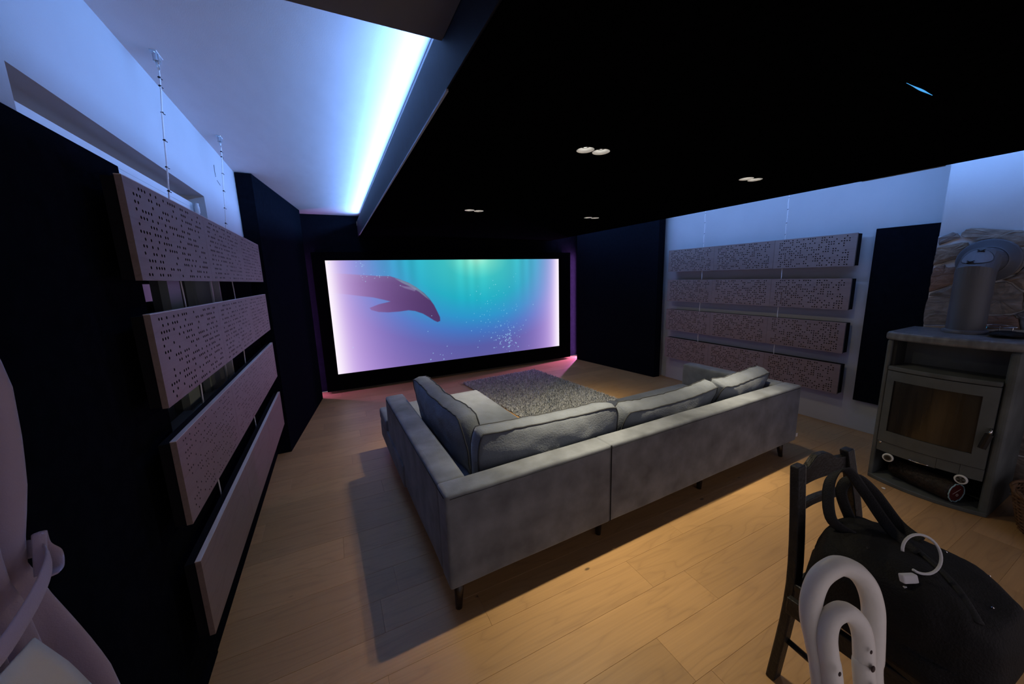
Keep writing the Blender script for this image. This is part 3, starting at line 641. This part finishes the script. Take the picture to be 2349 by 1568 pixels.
# bundle of fuel wrapped in plastic inside the wood niche
pk = thing('fuel_bundle', 'dark wrapped fuel bundle with a round red label in the stove niche', 'bundle', (3.42, .75, .027))
a, b = Vector((3.362, .640, .094)), Vector((3.47, .955, .090)); d_ = (b-a).normalized()
obj('wrapped_body', tube([a+(b-a)*t for t in (0, .08, .5, .92, 1)], [.060, .066, .066, .062, .05], 22), M['bark'], pk, True)
e1 = d_.cross(Vector((0, 0, 1))).normalized(); e2 = e1.cross(d_)
def disc(c, r, n=26): 
    bm = bmesh.new(); bm.faces.new([bm.verts.new(c+e1*(r*math.cos(2*PI*k/n))+e2*(r*math.sin(2*PI*k/n))) for k in range(n)]); return bm
lab = obj('label', disc(a-d_*.003, .053), M['redlabel'], pk); lab['label'] = 'round dark red label with white print'
bm = bmesh.new()
ring = [a-d_*.003+e1*((.058+.003*math.sin(k*3.1))*math.cos(2*PI*k/30))+e2*((.058+.004*math.sin(k*2.3))*math.sin(2*PI*k/30)) for k in range(30)]
obj('wrap_edge', tube(ring, .0035, 6, closed=True), M['foil'], pk, True)
c0 = a-d_*.0042
obj('printed_line', tube([c0+e1*(-.028+.0056*k)+e2*(-.006+.0028*k+.0014*(k % 2)) for k in range(11)], .0014, 5), M['print'], lab)
obj('printed_ring', tube([c0+e1*(.006+.008*math.cos(2*PI*k/14))+e2*(-.016+.007*math.sin(2*PI*k/14)) for k in range(14)], .0014, 5, closed=True), M['print'], lab)

# flue pipe
fl = thing('flue_pipe', 'grey stove pipe bending into the stone chimney', 'stove pipe', (3.62, .785, 1.062))
FR, fx, fy = .083, 3.622, .786
obj('collar', lathe([(FR+.014, 1.0625), (FR+.014, 1.082), (FR+.003, 1.086), (FR, 1.086)], (fx, fy, 0), 32), M['flue'], fl, True)
obj('pipe_body', lathe([(FR, 1.07), (FR, 1.436)], (fx, fy, 0), 32), M['flue'], fl, True)
bm = bmesh.new(); rings = []
path = [(Vector((fx, fy, 1.425)), 0, 0), (Vector((fx, fy, 1.448)), 22.5, 0), (Vector((fx+.062, fy, 1.510)), 67.5, 0), (Vector((3.842, fy, 1.512)), 90, 0)]
for c, ang, _ in path:
    t = math.radians(ang); nx = Vector((math.cos(t), 0, -math.sin(t))); k_ = 1/math.cos(math.radians(22.5)) if ang in (22.5, 67.5) else 1
    rings.append([bm.verts.new(c+nx*(FR*1.012*k_*math.cos(2*PI*k/32))+Vector((0, 1, 0))*(FR*1.012*math.sin(2*PI*k/32))) for k in range(32)])
for A, B in zip(rings, rings[1:]):
    for k in range(32): bm.faces.new((A[k], A[(k+1) % 32], B[(k+1) % 32], B[k]))
el = obj('elbow', bm, M['flue'], fl); 
n1 = Vector((-.7071, 0, .7071)); n2 = Vector((.7071, 0, .7071)); hc = Vector((fx+.031, fy, 1.479))
def hatch_pt(u_, v_, off): 
    yy = v_; xr_ = math.sqrt(max(0, (FR*1.012)**2-yy*yy)); return hc+n2*u_+Vector((0, yy, 0))+n1*(xr_+off)
bm = bmesh.new(); g = []
for ri in range(6):
    r_ = ri/5; g.append([bm.verts.new(hatch_pt(.058*r_*math.cos(2*PI*k/28), .062*r_*math.sin(2*PI*k/28), .004)) for k in range(28)])
for A, B in zip(g, g[1:]):
    for k in range(28): bm.faces.new((A[k], A[(k+1) % 28], B[(k+1) % 28], B[k]))
bmesh.ops.remove_doubles(bm, verts=bm.verts, dist=1e-6)
hat = obj('inspection_hatch', bm, M['hatch'], fl, True)
obj('hatch_gasket', tube([hatch_pt(.059*math.cos(2*PI*k/28), .063*math.sin(2*PI*k/28), .002) for k in range(28)], .0022, 5, closed=True), M['blackmetal'], hat)
for u_, v_ in ((.042, -.008), (-.050, .012)):
    c = hatch_pt(u_, v_, .008); bm = bmesh.new()
    for s in (-1, 1): tube([c-Vector((0, .015, .006*s)), c, c+Vector((0, .015, .006*s))], .003, 6, bm)
    tube([c-n1*.008, c+n1*.004], .005, 8, bm); obj('wing_nut', bm, M['blackmetal'], hat)
ros = obj('rosette', lathe([(FR+.003, -.012), (FR+.010, -.006), (.130, -.004), (.137, 0), (.137, .016)], (3.806, fy, 1.512), 40, axis='x'), M['flue'], fl, True)

# cloth and wire rest on the stove top
cl_ = tag(obj('oven_mitt', None or bmesh.new(), M['bag']), 'black oven mitt lying on the right of the stove top', 'oven mitt')
bm = bmesh.new(); n1_, n2_ = 18, 12
G = [[None]*n2_ for _ in range(n1_)]
for i in range(n1_):
    for j in range(n2_):
        th_, ph = PI*i/(n1_-1), 2*PI*j/n2_
        x = 3.575+.10*math.cos(th_)*1.0; y = .598+.082*math.sin(th_)*math.cos(ph)+.03*math.cos(th_)*math.cos(th_); z = 1.078+.015*math.sin(th_)*math.sin(ph)+.004*math.sin(i*1.3+j)
        G[i][j] = bm.verts.new((x, y, max(z, 1.0632)))
for i in range(n1_-1):
    for j in range(n2_): bm.faces.new((G[i][j], G[i][(j+1) % n2_], G[i+1][(j+1) % n2_], G[i+1][j]))
bmesh.ops.remove_doubles(bm, verts=bm.verts, dist=1e-5); bmesh.ops.recalc_face_normals(bm, faces=bm.faces); bm.to_mesh(cl_.data); bm.free(); shade(cl_)
wr = thing('wire_trivet', 'bright bent wire rest on the stove top behind the mitt', 'trivet', (3.74, .665, 1.063))
obj('loop', tube(catmull([(3.735, .735, 1.105), (3.75, .70, 1.112), (3.75, .64, 1.110), (3.74, .605, 1.104), (3.73, .64, 1.098), (3.73, .70, 1.098)], 5, True), .0028, 6, closed=True), M['chrome'], wr, True)
for y in (.72, .67, .62): obj('foot', tube([(3.738, y, 1.104), (3.738, y+.004, 1.0625)], .0025, 6), M['chrome'], wr)

# wicker basket
bk = thing('wicker_basket', 'brown wicker basket beside the stove at the right edge', 'basket', (3.40, .20, 0))
bc = Vector((3.42, .185, 0)); NS = 30
def brad(z): return .21+.055*(z/.24)**.8
bm = bmesh.new()
obj('bottom', lathe([(0, .006), (.205, .006), (.21, .012), (0, .014)], tuple(bc), 30), M['wicker'], bk)
for k in range(NS):
    a_ = 2*PI*k/NS; obj('stake', tube([bc+Vector((brad(z)*math.cos(a_), brad(z)*math.sin(a_), z)) for z in (.01, .06, .12, .18, .238)], .004, 5), M['wicker'], bk)
for i in range(22):
    z = .016+i*.0098; pts = [bc+Vector(((brad(z)+.006*(1 if (k+i) % 2 else -1))*math.cos(2*PI*k/NS), (brad(z)+.006*(1 if (k+i) % 2 else -1))*math.sin(2*PI*k/NS), z)) for k in range(NS)]
    obj('weaver', tube(pts, .0052, 5, closed=True), M['wicker'], bk, True)
for q_ in (0, 1):
    pts = [bc+Vector(((brad(.24)+.007*math.sin(k*.9+q_*PI))*math.cos(2*PI*k/60), (brad(.24)+.007*math.sin(k*.9+q_*PI))*math.sin(2*PI*k/60), .238+.007*math.cos(k*.9+q_*PI))) for k in range(60)]
    obj('rim', tube(pts, .008, 6, closed=True), M['wicker'], bk, True)
sk = tag(obj('sack', lathe([(0, .016), (.15, .016), (.19, .07), (.185, .17), (.15, .245), (.09, .275), (0, .285)], (bc.x+.01, bc.y-.005, 0), 24), M['sack'], None, True), 'beige sack lying in the wicker basket', 'sack')
for v_ in sk.data.vertices:
    n_ = noise.noise_vector(v_.co*9)*.014; v_.co += Vector((n_.x, n_.y, n_.z if v_.co.z > .05 else 0))

# ================================================================== rug
ra = math.radians(4.6); rc = Vector((2.889, 3.30, 0))
rug = thing('shaggy_rug', 'grey shaggy rug lying between the sofa and the screen', 'rug', (2.82, 4.98, 0), ra)
RW, RL = 1.26, 2.15
o = obj('backing', bx(-RW, 0, -RL, 0, .001, .008), M['piping'], rug, local=True); bevel_mod(o, .004)
nT = 46000
bx_ = rng.uniform(-RW-.004, .004, nT); by_ = rng.uniform(-RL-.004, .006, nT); az = rng.uniform(0, 2*PI, nT); ln = rng.uniform(.022, .036, nT); lean = rng.uniform(.2, 1.1, nT); wd = rng.uniform(.0022, .0042, nT)
px_, py_ = np.cos(az), np.sin(az); hgt = ln*np.cos(lean); out_ = ln*np.sin(lean)
V0 = np.stack([bx_-py_*wd, by_+px_*wd, np.full(nT, .006)], 1); V1 = np.stack([bx_+py_*wd, by_-px_*wd, np.full(nT, .006)], 1)
V2 = np.stack([bx_+px_*out_*.5+py_*wd*.8, by_+py_*out_*.5-px_*wd*.8, .006+hgt*.65], 1); V3 = np.stack([bx_+px_*out_*.5-py_*wd*.8, by_+py_*out_*.5+px_*wd*.8, .006+hgt*.65], 1)
V4 = np.stack([bx_+px_*out_, by_+py_*out_, .006+hgt], 1)
VV = np.stack([V0, V1, V2, V3, V4], 1).reshape(-1, 3); i5 = np.arange(nT)*5
lp = np.stack([i5, i5+1, i5+2, i5+3, i5+3, i5+2, i5+4], 1).ravel()
ls = np.stack([np.arange(nT)*7, np.arange(nT)*7+4], 1).ravel()
me = bpy.data.meshes.new('pile'); me.vertices.add(len(VV)); me.vertices.foreach_set('co', VV.astype(np.float32).ravel()); me.loops.add(len(lp)); me.loops.foreach_set('vertex_index', lp.astype(np.int32)); me.polygons.add(nT*2); me.polygons.foreach_set('loop_start', ls.astype(np.int32)); me.update(calc_edges=True)
me.materials.append(mat('rug_yarn', (.52, .55, .57), .95, col2=(.29, .31, .33), vscale=30)); pile = bpy.data.objects.new('pile', me); COL.objects.link(pile); pile.parent = rug; pile['kind'] = 'stuff'

# ================================================================== sofa
sa = math.radians(1.59)
so = thing('corner_sofa', 'grey suede corner sofa seen from behind, with a chaise at its left end', 'sofa', (.335, 1.375, 0), sa)
SLEN = 2.885; BT, AT = .125, .14; ZB, ZT = .142, .602
def soft(name, dims, bev, m=M['sofa'], sub=True, parent=so, puff=0.0):
    x0, x1, y0, y1, z0, z1 = dims; bm = bx(*dims)
    bmesh.ops.bevel(bm, geom=bm.edges[:], offset=bev, segments=3, affect='EDGES', profile=.6)
    bmesh.ops.subdivide_edges(bm, edges=[e for e in bm.edges if e.calc_length() > .15], cuts=7, use_grid_fill=True)
    for v_ in bm.verts:
        if puff:
            s = (v_.co.x-x0)/(x1-x0)*2-1; t = (v_.co.y-y0)/(y1-y0)*2-1
            if v_.co.z > (z0+z1)/2: v_.co.z += puff*(1-s**4)*(1-t**4)
        nz = noise.noise(v_.co*3.1+Vector((x0*7, 3, 1)))*.003; v_.co += Vector((nz, nz, nz*.6))
    return obj(name, bm, m, parent, True, True)
soft('back_frame', (.0, .921, 0, BT, ZB, ZT), .016)
soft('back_frame', (.912, SLEN, 0, BT, ZB, ZT), .016)
soft('arm', (0, AT, BT-.004, 1.55, ZB, ZT), .022)
soft('arm', (SLEN-AT, SLEN, BT-.004, .96, ZB, ZT), .022)
soft('seat_base', (AT, SLEN-AT, BT, .93, ZB, .30), .012)
soft('chaise_base', (-.012, .93, .93, 1.90, ZB, .30), .014)
soft('seat_cushion', (.93, 1.835, BT+.01, .96, .300, .405), .03, M['cushion'], puff=.02)
soft('seat_cushion', (1.84, SLEN-AT-.004, BT+.01, .96, .300, .405), .03, M['cushion'], puff=.02)
soft('chaise_cushion', (AT+.004, .925, BT+.01, 1.91, .300, .405), .03, M['cushion'], puff=.018)
soft('chaise_end_pad', (-.014, AT+.002, 1.552, 1.91, .300, .40), .025, M['cushion'], puff=.004)
obj('back_seam', tube([(.02+i*(SLEN-.04)/40, -.0002, ZT-.020+.0012*math.sin(i*2.1)) for i in range(41)], .0017, 5), M['seam'], so, local=True)
obj('join_seam', tube([(.923, -.0006, ZB+.01), (.923, -.0006, ZT-.004)], .003, 5), M['seam'], so, local=True)
obj('arm_seam', tube([(-.0012, .02, ZT-.018), (-.0012, .8, ZT-.017), (-.0012, 1.50, ZT-.018)], .0016, 5), M['seam'], so, local=True)
for x, y, dx, dy in ((.055, .055, -.012, -.012), (.925, .10, 0, 0), (SLEN-.10, .07, .018, -.012), (SLEN-.07, .88, .018, .015), (.06, 1.82, -.015, .015), (.87, 1.82, .012, .015), (1.84, .10, 0, 0)):
    obj('leg', tube([(x, y, ZB+.004), (x+dx, y+dy, 0)], [.026, .015], 14), M['darkwood'], so, True, True)
tg = obj('care_tag', bx(SLEN-.012, SLEN+.012, -.004, -.0015, .176, .203), M['tag'], so, local=True); tg['label'] = 'small white fabric tag'

def cushion(label, W_, H_, T_, M4, seed, slump=0.0):
    """box back-cushion: W along x, H along z, thickness y; two piped edges"""
    rd = random.Random(seed); ofs = Vector((seed*3.7, seed*1.3, 0)); nu, nv = 34, 18
    r = thing('back_cushion', label, 'cushion', (0, 0, 0), 0, 'loose back cushions on the sofa'); r.matrix_world = M4
    def outline(s, t):          # s,t in -1..1 -> rounded rectangle
        k = .10; x = s*(1-k*(t*t)**2*.5); z = t*(1-k*(s*s)**2*.4); return x*W_/2, z*H_/2
    def P(s, t, side):
        x, z = outline(s, t); f = (1-abs(s)**3.2)*(1-abs(t)**3.0)
        y = side*(T_*.30+T_*.26*f)
        wr_ = noise.noise(Vector((x*5, z*11, side*2))+ofs)*.014+noise.noise(Vector((x*16, z*22, side))+ofs)*.007
        y += wr_*(.35+.65*f)+side*.007*noise.noise(Vector((x*26, z*5, side*3))+ofs)*abs(t)**1.5
        sag = -slump*(1-s*s)*(.5+.5*t); edge = noise.noise(Vector((x*7, z*7, 5))+ofs)*.011
        return Vector((x+edge*.6, y+noise.noise(Vector((x*3, z*3, 9))+ofs)*.014, z+sag+edge))
    bm = bmesh.new(); g = {}
    for sd in (-1, 1):
        for i in range(nu+1):
            for j in range(nv+1): g[sd, i, j] = bm.verts.new(P(i/nu*2-1, j/nv*2-1, sd))
        for i in range(nu):
            for j in range(nv): bm.faces.new((g[sd, i, j], g[sd, i+1, j], g[sd, i+1, j+1], g[sd, i, j+1]))
    per = [(i, 0) for i in range(nu)]+[(nu, j) for j in range(nv)]+[(i, nv) for i in range(nu, 0, -1)]+[(0, j) for j in range(nv, 0, -1)]
    n = len(per); mids = []
    for i, j in per:
        m_ = (g[-1, i, j].co+g[1, i, j].co)/2; dv = Vector((m_.x/(W_/2), 0, m_.z/(H_/2))); mids.append(bm.verts.new(m_+dv.normalized()*.012))
    for k in range(n):
        (i, j), (i2, j2) = per[k], per[(k+1) % n]
        for sd in (-1, 1): bm.faces.new((g[sd, i, j], g[sd, i2, j2], mids[(k+1) % n], mids[k]))
    pip = [[g[sd, i, j].co.copy() for i, j in per] for sd in (-1, 1)]
    body = obj('cover', bm, M['cushion'], r, True, True)
    for pp_ in pip: obj('piping', tube(pp_, .0042, 5, closed=True), M['piping'], r, True, True)
    return r
def pose(cx, cy, cz, yaw, leanb, roll=0): return Matrix.Translation((cx, cy, cz)) @ Matrix.Rotation(yaw, 4, 'Z') @ Matrix.Rotation(roll, 4, 'Y') @ Matrix.Rotation(leanb, 4, 'X')
R = math.radians
cushion('wide grey cushion in the corner, against the near end of the sofa back', .90, .335, .165, pose(1.005, 1.628, .580, R(2), R(5), R(2)), 3, .012)
cushion('grey cushion leaning on the left arm of the sofa', 1.02, .345, .165, pose(.592, 2.29, .585, R(93), R(-8), R(0)), 5, .008)
cushion('slumped grey cushion in the middle of the sofa back', .90, .285, .175, pose(1.955, 1.668, .568, R(2.5), R(20), R(0)), 8, .035)
cushion('rumpled grey cushion at the right end of the sofa back', .64, .285, .175, pose(2.760, 1.697, .572, R(3), R(22), R(-2)), 12, .02)

# ================================================================== black wooden chair with bag
ch = thing('wooden_chair', 'worn black-painted wooden chair with a bag on its seat', 'chair', (1.54, .40, 0))
def post(top, bottom, mid, sx=.024, sy=.015):
    pts = catmull([bottom, mid, top], 6); bm = bmesh.new(); R_ = []
    for p in pts: R_.append([bm.verts.new((p.x+a, p.y+b, p.z)) for a, b in ((-sx, -sy), (sx, -sy), (sx, sy), (-sx, sy))])
    for A, B in zip(R_, R_[1:]):
        for k in range(4): bm.faces.new((A[k], A[(k+1) % 4], B[(k+1) % 4], B[k]))
    bm.faces.new(R_[0]); bm.faces.new(R_[-1]); return bm
PLt, PRt = (1.402, .618, .822), (1.690, .596, .822)
for tp, bt, md in ((PLt, (1.335, .590, 0), (1.345, .565, .42)), (PRt, (1.745, .575, 0), (1.735, .545, .42))):
    o = bevel_mod(obj('back_post', post(tp, bt, md), M['chairpaint'], ch), .005, 2)
    e_ = [Vector(p)+Vector((.020, -.014, 0)) for p in catmull([bt, md, tp], 6)]; obj('pale_edge', tube(e_[4:], .0016, 4), M['paleedge'], o)  # pale line along the right front edge of the post
def rail(z0a, z1a, z0m, z1m, name, th=.011, off=0):
    bm = bmesh.new(); R_ = []; n = 16
    for k in range(n+1):
        t = k/n; x = PLt[0]+.012+(PRt[0]-PLt[0]-.024)*t; y = PLt[1]+(PRt[1]-PLt[1])*t+.012*math.sin(PI*t)+off
        hump = math.exp(-((t-.5)/.24)**4); zt = z1a+(z1m-z1a)*hump; zb = z0a+(z0m-z0a)*math.sin(PI*t)
        R_.append([bm.verts.new((x, y-th, zb)), bm.verts.new((x, y+th, zb)), bm.verts.new((x, y+th, zt)), bm.verts.new((x, y-th, zt))])
    for A, B in zip(R_, R_[1:]):
        for k in range(4): bm.faces.new((A[k], A[(k+1) % 4], B[(k+1) % 4], B[k]))
    bm.faces.new(R_[0]); bm.faces.new(R_[-1]); return bevel_mod(obj(name, bm, M['chairpaint'], ch), .003)
rail(.735, .800, .735, .832, 'top_rail'); rail(.640, .668, .640, .668, 'lower_rail', off=-.006)
bevel_mod(obj('seat', prism([(1.325, .57), (1.755, .55), (1.80, .14), (1.255, .15)], .405, .432), M['chairpaint'], ch), .006, 2)
bm = bmesh.new(); bevel_mod(obj('seat_rail', bx(1.275, 1.297, .17, .55, .345, .405), M['chairpaint'], ch), .003)
bevel_mod(obj('seat_rail', bx(1.755, 1.777, .17, .54, .345, .405), M['chairpaint'], ch), .003); bevel_mod(obj('seat_rail', bx(1.28, 1.77, .160, .182, .345, .405), M['chairpaint'], ch), .003)
for x in (1.285, 1.768): bevel_mod(obj('front_leg', bx(x-.018, x+.018, .155, .191, 0, .405), M['chairpaint'], ch), .004)
for a, b in (((1.30, .17, .18), (1.345, .575, .18)), ((1.76, .17, .18), (1.74, .56, .18)), ((1.30, .36, .18), (1.75, .36, .18))): obj('stretcher', tube([a, b], .010, 8), M['chairpaint'], ch, True)

# camera bag
bg = thing('duffel_bag', 'black open duffel bag lying on the wooden chair', 'bag', (1.53, .34, .433))
bm = bmesh.new(); nu, nv = 56, 30; g = []
cen = Vector((1.468, .335, .433))
for j in range(nv+1):
    t = j/nv; row_ = []
    for i in range(nu):
        a_ = 2*PI*i/nu; c_, s_ = math.cos(a_), math.sin(a_)
        ex = 2.0/3.2; rx = math.copysign(abs(c_)**ex, c_); ry = math.copysign(abs(s_)**ex, s_)
        if t < .7: k = t/.7; zz = k*.190; sc_ = 1.0-.13*k**2+.04*math.sin(PI*k)
        else: k = (t-.7)/.3; zz = .190+.040*math.sin(k*PI/2); sc_ = .87*(1-k**1.6*.985)
        x = rx*.205*sc_; y_ = ry*.215*sc_
        tall = 1+.16*(y_/.22)-.10*(x/.22); z = zz*tall
        p = cen+Vector((x, y_, z)); nn = noise.noise(p*7)*.018+noise.noise(p*19)*.007
        p += Vector((c_*nn, s_*nn, nn*.8*(t > .25))); p.z = max(p.z, .4335); row_.append(bm.verts.new(p))
    g.append(row_)
for A, B in zip(g, g[1:]):
    for i in range(nu): bm.faces.new((A[i], A[(i+1) % nu], B[(i+1) % nu], B[i]))
bm.faces.new(g[0]); bm.faces.new(g[-1])
from mathutils.bvhtree import BVHTree
bag_tree = BVHTree.FromBMesh(bm)
def on_bag(x, y, up=0.0):
    h = bag_tree.ray_cast(Vector((x, y, 2.0)), Vector((0, 0, -1)))[0]
    return (x, y, (h.z if h else .46)+up)
obj('body', bm, M['bag'], bg, True)
def strap(pts, name='handle', a_=.016, b_=.0028, up=None): return obj(name, tube(catmull(pts, 7), .01, 8, flat=(a_, b_), up=up), M['strap'], bg, True)
strap([on_bag(1.40, .45, -.01), (1.375, .500, .70), (1.415, .530, .80), (1.475, .515, .835), (1.515, .480, .77), on_bag(1.50, .40, .02), on_bag(1.47, .33, .003)], up=(.3, -.6, .6))
strap([on_bag(1.52, .50, -.01), (1.520, .535, .73), (1.555, .520, .785), (1.605, .480, .735), on_bag(1.61, .41, .02), on_bag(1.59, .35, .003)], up=(.3, -.6, .6))
strap([on_bag(1.35, .18, .004), on_bag(1.42, .24, .005), on_bag(1.48, .31, .004), on_bag(1.53, .40, .004)], 'zip_flap', .010, .004, (.8, -.6, .0))
for x, y in ((1.36, .40), (1.45, .18), (1.60, .30), (1.63, .22)):
    bm = bmesh.new(); bmesh.ops.create_icosphere(bm, subdivisions=1, radius=.0035, matrix=Matrix.Translation(on_bag(x, y, .001))); obj('rivet', bm, M['chrome'], bg)
# pale cable and mesh pocket on the bag
er, eu = Vector((.899, -.438, 0)), Vector((.16, .33, .93))
rc_ = Vector(on_bag(1.385, .300, .046)); lp_ = [rc_+er*(.052*math.cos(t_))+eu*(.050*math.sin(t_)) for t_ in [(-130+300*k/30)*PI/180 for k in range(31)]]
cb = tag(obj('coiled_cable', tube(lp_[:1]+lp_, .0036, 8), M['cable'], None, True), 'pale grey cable looping out of the open bag', 'cable')
pc = thing('mesh_pouch', 'small pouch with white trim tucked in the open bag', 'pouch', (1.30, .29, .66))
q0 = Vector(on_bag(1.315, .300, .012))
bm = bmesh.new(); box(bm, -.020, .020, -.006, .006, -.012, .010); bmesh.ops.transform(bm, verts=bm.verts, matrix=Matrix.Translation(q0) @ Matrix(((er.x, 0, eu.x, 0), (er.y, 1, eu.y, 0), (0, 0, eu.z, 0), (0, 0, 0, 1)))); bevel_mod(obj('white_flap', bm, M['cable'], pc), .003)
obj('trim', tube([q0+er*(-.018+.046*t)+eu*(-.022-.006*t) for t in (0, .5, 1)], .003, 6), M['cable'], pc, True)
obj('loop', tube(catmull([q0+er*x+eu*y for x, y in ((.002, -.052), (.030, -.046), (.046, -.034), (.030, -.026), (.010, -.034))], 6, True), .0026, 6, closed=True), M['cable'], pc, True)

# ================================================================== white bent-tube chair
wc = thing('tube_chair', 'white enamelled bent-tube chair back with two nested loops in the foreground', 'chair', (.78, .2, 0))
O_ = [(.7479, .2512, .732), (.7451, .2667, .8032), (.7414, .2782, .8517), (.7472, .2834, .8919), (.7642, .2822, .9277), (.7898, .2735, .947), (.8068, .2655, .9481), (.8276, .2529, .9361), (.8431, .24, .9089), (.8481, .2303, .8724), (.8445, .224, .8322), (.838, .2176, .7839), (.8307, .2103, .7292)]
I_ = [(.7429, .2354, .754), (.7415, .2467, .8074), (.7423, .2533, .8426), (.7509, .2545, .8698), (.7673, .2491, .8826), (.7814, .242, .8813), (.7953, .2318, .8644), (.801, .2236, .8367), (.799, .2168, .7976), (.7949, .2097, .7523)]
O_ = [(.745, .20, .45)]+O_+[(.835, .16, .45)]; I_ = [(.745, .185, .45)]+I_+[(.80, .155, .45)]
obj('outer_loop', tube(catmull(O_, 8), .0172, 16), M['whitepaint'], wc, True)
obj('inner_loop', tube(catmull(I_, 8), .0160, 16), M['whitepaint'], wc, True)
obj('seat', lathe([(0, .440), (.17, .440), (.182, .446), (.182, .456), (.17, .462), (0, .458)], (.74, .035, 0), 40), M['whitepaint'], wc, True)
for x, y, dx, dy in ((.745, .185, .02, .05), (.835, .15, .05, .03), (.62, -.02, -.04, -.02), (.82, -.07, .04, -.04)): obj('leg', tube([(x, y, .45), (x+dx, y+dy, 0)], .014, 12), M['whitepaint'], wc, True)
for (x, y, z), s in (((.7935, .2105, .800), .0050), ((.789, .203, .770), .0045), ((.7325, .233, .800), .0035), ((.793, .216, .83), .003)):
    bm = bmesh.new(); bmesh.ops.create_icosphere(bm, subdivisions=2, radius=s, matrix=Matrix.Translation((x-.006, y-.010, z)) @ Matrix.Diagonal((1, .5, 1.3, 1))); obj('paint_chip', bm, M['chip'], wc)

# ================================================================== curtain
cu = thing('tied_curtain', 'pale lilac curtain gathered by a tieback at the left edge', 'curtain', (-.47, .6, 0))
zs = [2.22, 1.9, 1.6, 1.45, 1.37, 1.29, 1.22, 1.16, 1.115, 1.07, 1.0, .92, .85, .77, .65, .45, .2, .03]
ye = [.68, .715, .755, .780, .790, .789, .782, .764, .742, .765, .786, .805, .822, .842, .872, .91, .94, .95]
y0s = [.20, .25, .33, .38, .42, .46, .50, .55, .585, .57, .54, .50, .46, .42, .36, .30, .25, .22]
xs = [-.47, -.468, -.462, -.458, -.455, -.453, -.452, -.450, -.448, -.450, -.452, -.452, -.452, -.452, -.455, -.46, -.465, -.47]
zz = np.linspace(2.22, .03, 60); bm = bmesh.new(); g = []; NSs = 70
for z in zz:
    e1_ = np.interp(-z, [-q for q in zs], ye); s0_ = np.interp(-z, [-q for q in zs], y0s); xc_ = np.interp(-z, [-q for q in zs], xs)
    amp = .030*min(1, abs(z-1.11)/.35+.25); g.append([bm.verts.new((xc_+amp*math.sin(k/NSs*2*PI*4.2+2.2)+.012*noise.noise(Vector((k*.2, z*4, 1))), s0_+(e1_-s0_)*k/NSs, z)) for k in range(NSs+1)])
for A, B in zip(g, g[1:]):
    for k in range(NSs): bm.faces.new((A[k], A[k+1], B[k+1], B[k]))
o = obj('drape', bm, M['curtain'], cu, True); sm_ = o.modifiers.new('s', 'SOLIDIFY'); sm_.thickness = .003
tb = [(-.405, .57, 1.075), (-.400, .65, 1.090), (-.412, .722, 1.112), (-.445, .757, 1.120), (-.485, .74, 1.11), (-.50, .63, 1.08), (-.47, .54, 1.07)]
obj('tieback', tube(catmull(tb, 8, True), .01, 10, closed=True, flat=(.015, .003), up=(0, 0, 1)), M['curtain'], cu, True)
obj('tie_loop', tube(catmull([(-.418, .716, 1.098), (-.425, .735, 1.120), (-.430, .752, 1.145), (-.432, .757, 1.122), (-.430, .770, 1.098), (-.425, .757, 1.080), (-.416, .728, 1.086)], 6), .01, 8, flat=(.0075, .0020), up=(1, .3, 0)), M['curtain'], cu, True)
bm = bmesh.new(); g = []
for j in range(40):
    z = 1.055-1.025*j/39; yb = np.interp(-z, [-1.055, -.97, -.90, -.60, -.03], [.640, .681, .707, .80, .88]); row_ = []
    for k in range(25): s_ = k/24; row_.append(bm.verts.new((-.392-.006*s_+.009*math.sin(s_*11+z*1.5)*(1-s_**3), .34+(yb-.34)*s_, z)))
    g.append(row_)
for A, B in zip(g, g[1:]):
    for k in range(24): bm.faces.new((A[k], A[k+1], B[k+1], B[k]))
o = obj('lining', bm, M['lining'], cu, True); sm_ = o.modifiers.new('s', 'SOLIDIFY'); sm_.thickness = .003; o['label'] = 'white lining folded to the front'
# little crumb on the floor by the stove
bm = bmesh.new(); bmesh.ops.create_icosphere(bm, subdivisions=2, radius=.009, matrix=Matrix.Translation((3.238, .923, .006)) @ Matrix.Diagonal((1, 1.2, .6, 1)))
for v_ in bm.verts: v_.co += noise.noise_vector(v_.co*200)*.0025
tag(obj('plaster_crumb', bm, M['tag']), 'tiny white crumb on the floor in front of the stove', 'debris')
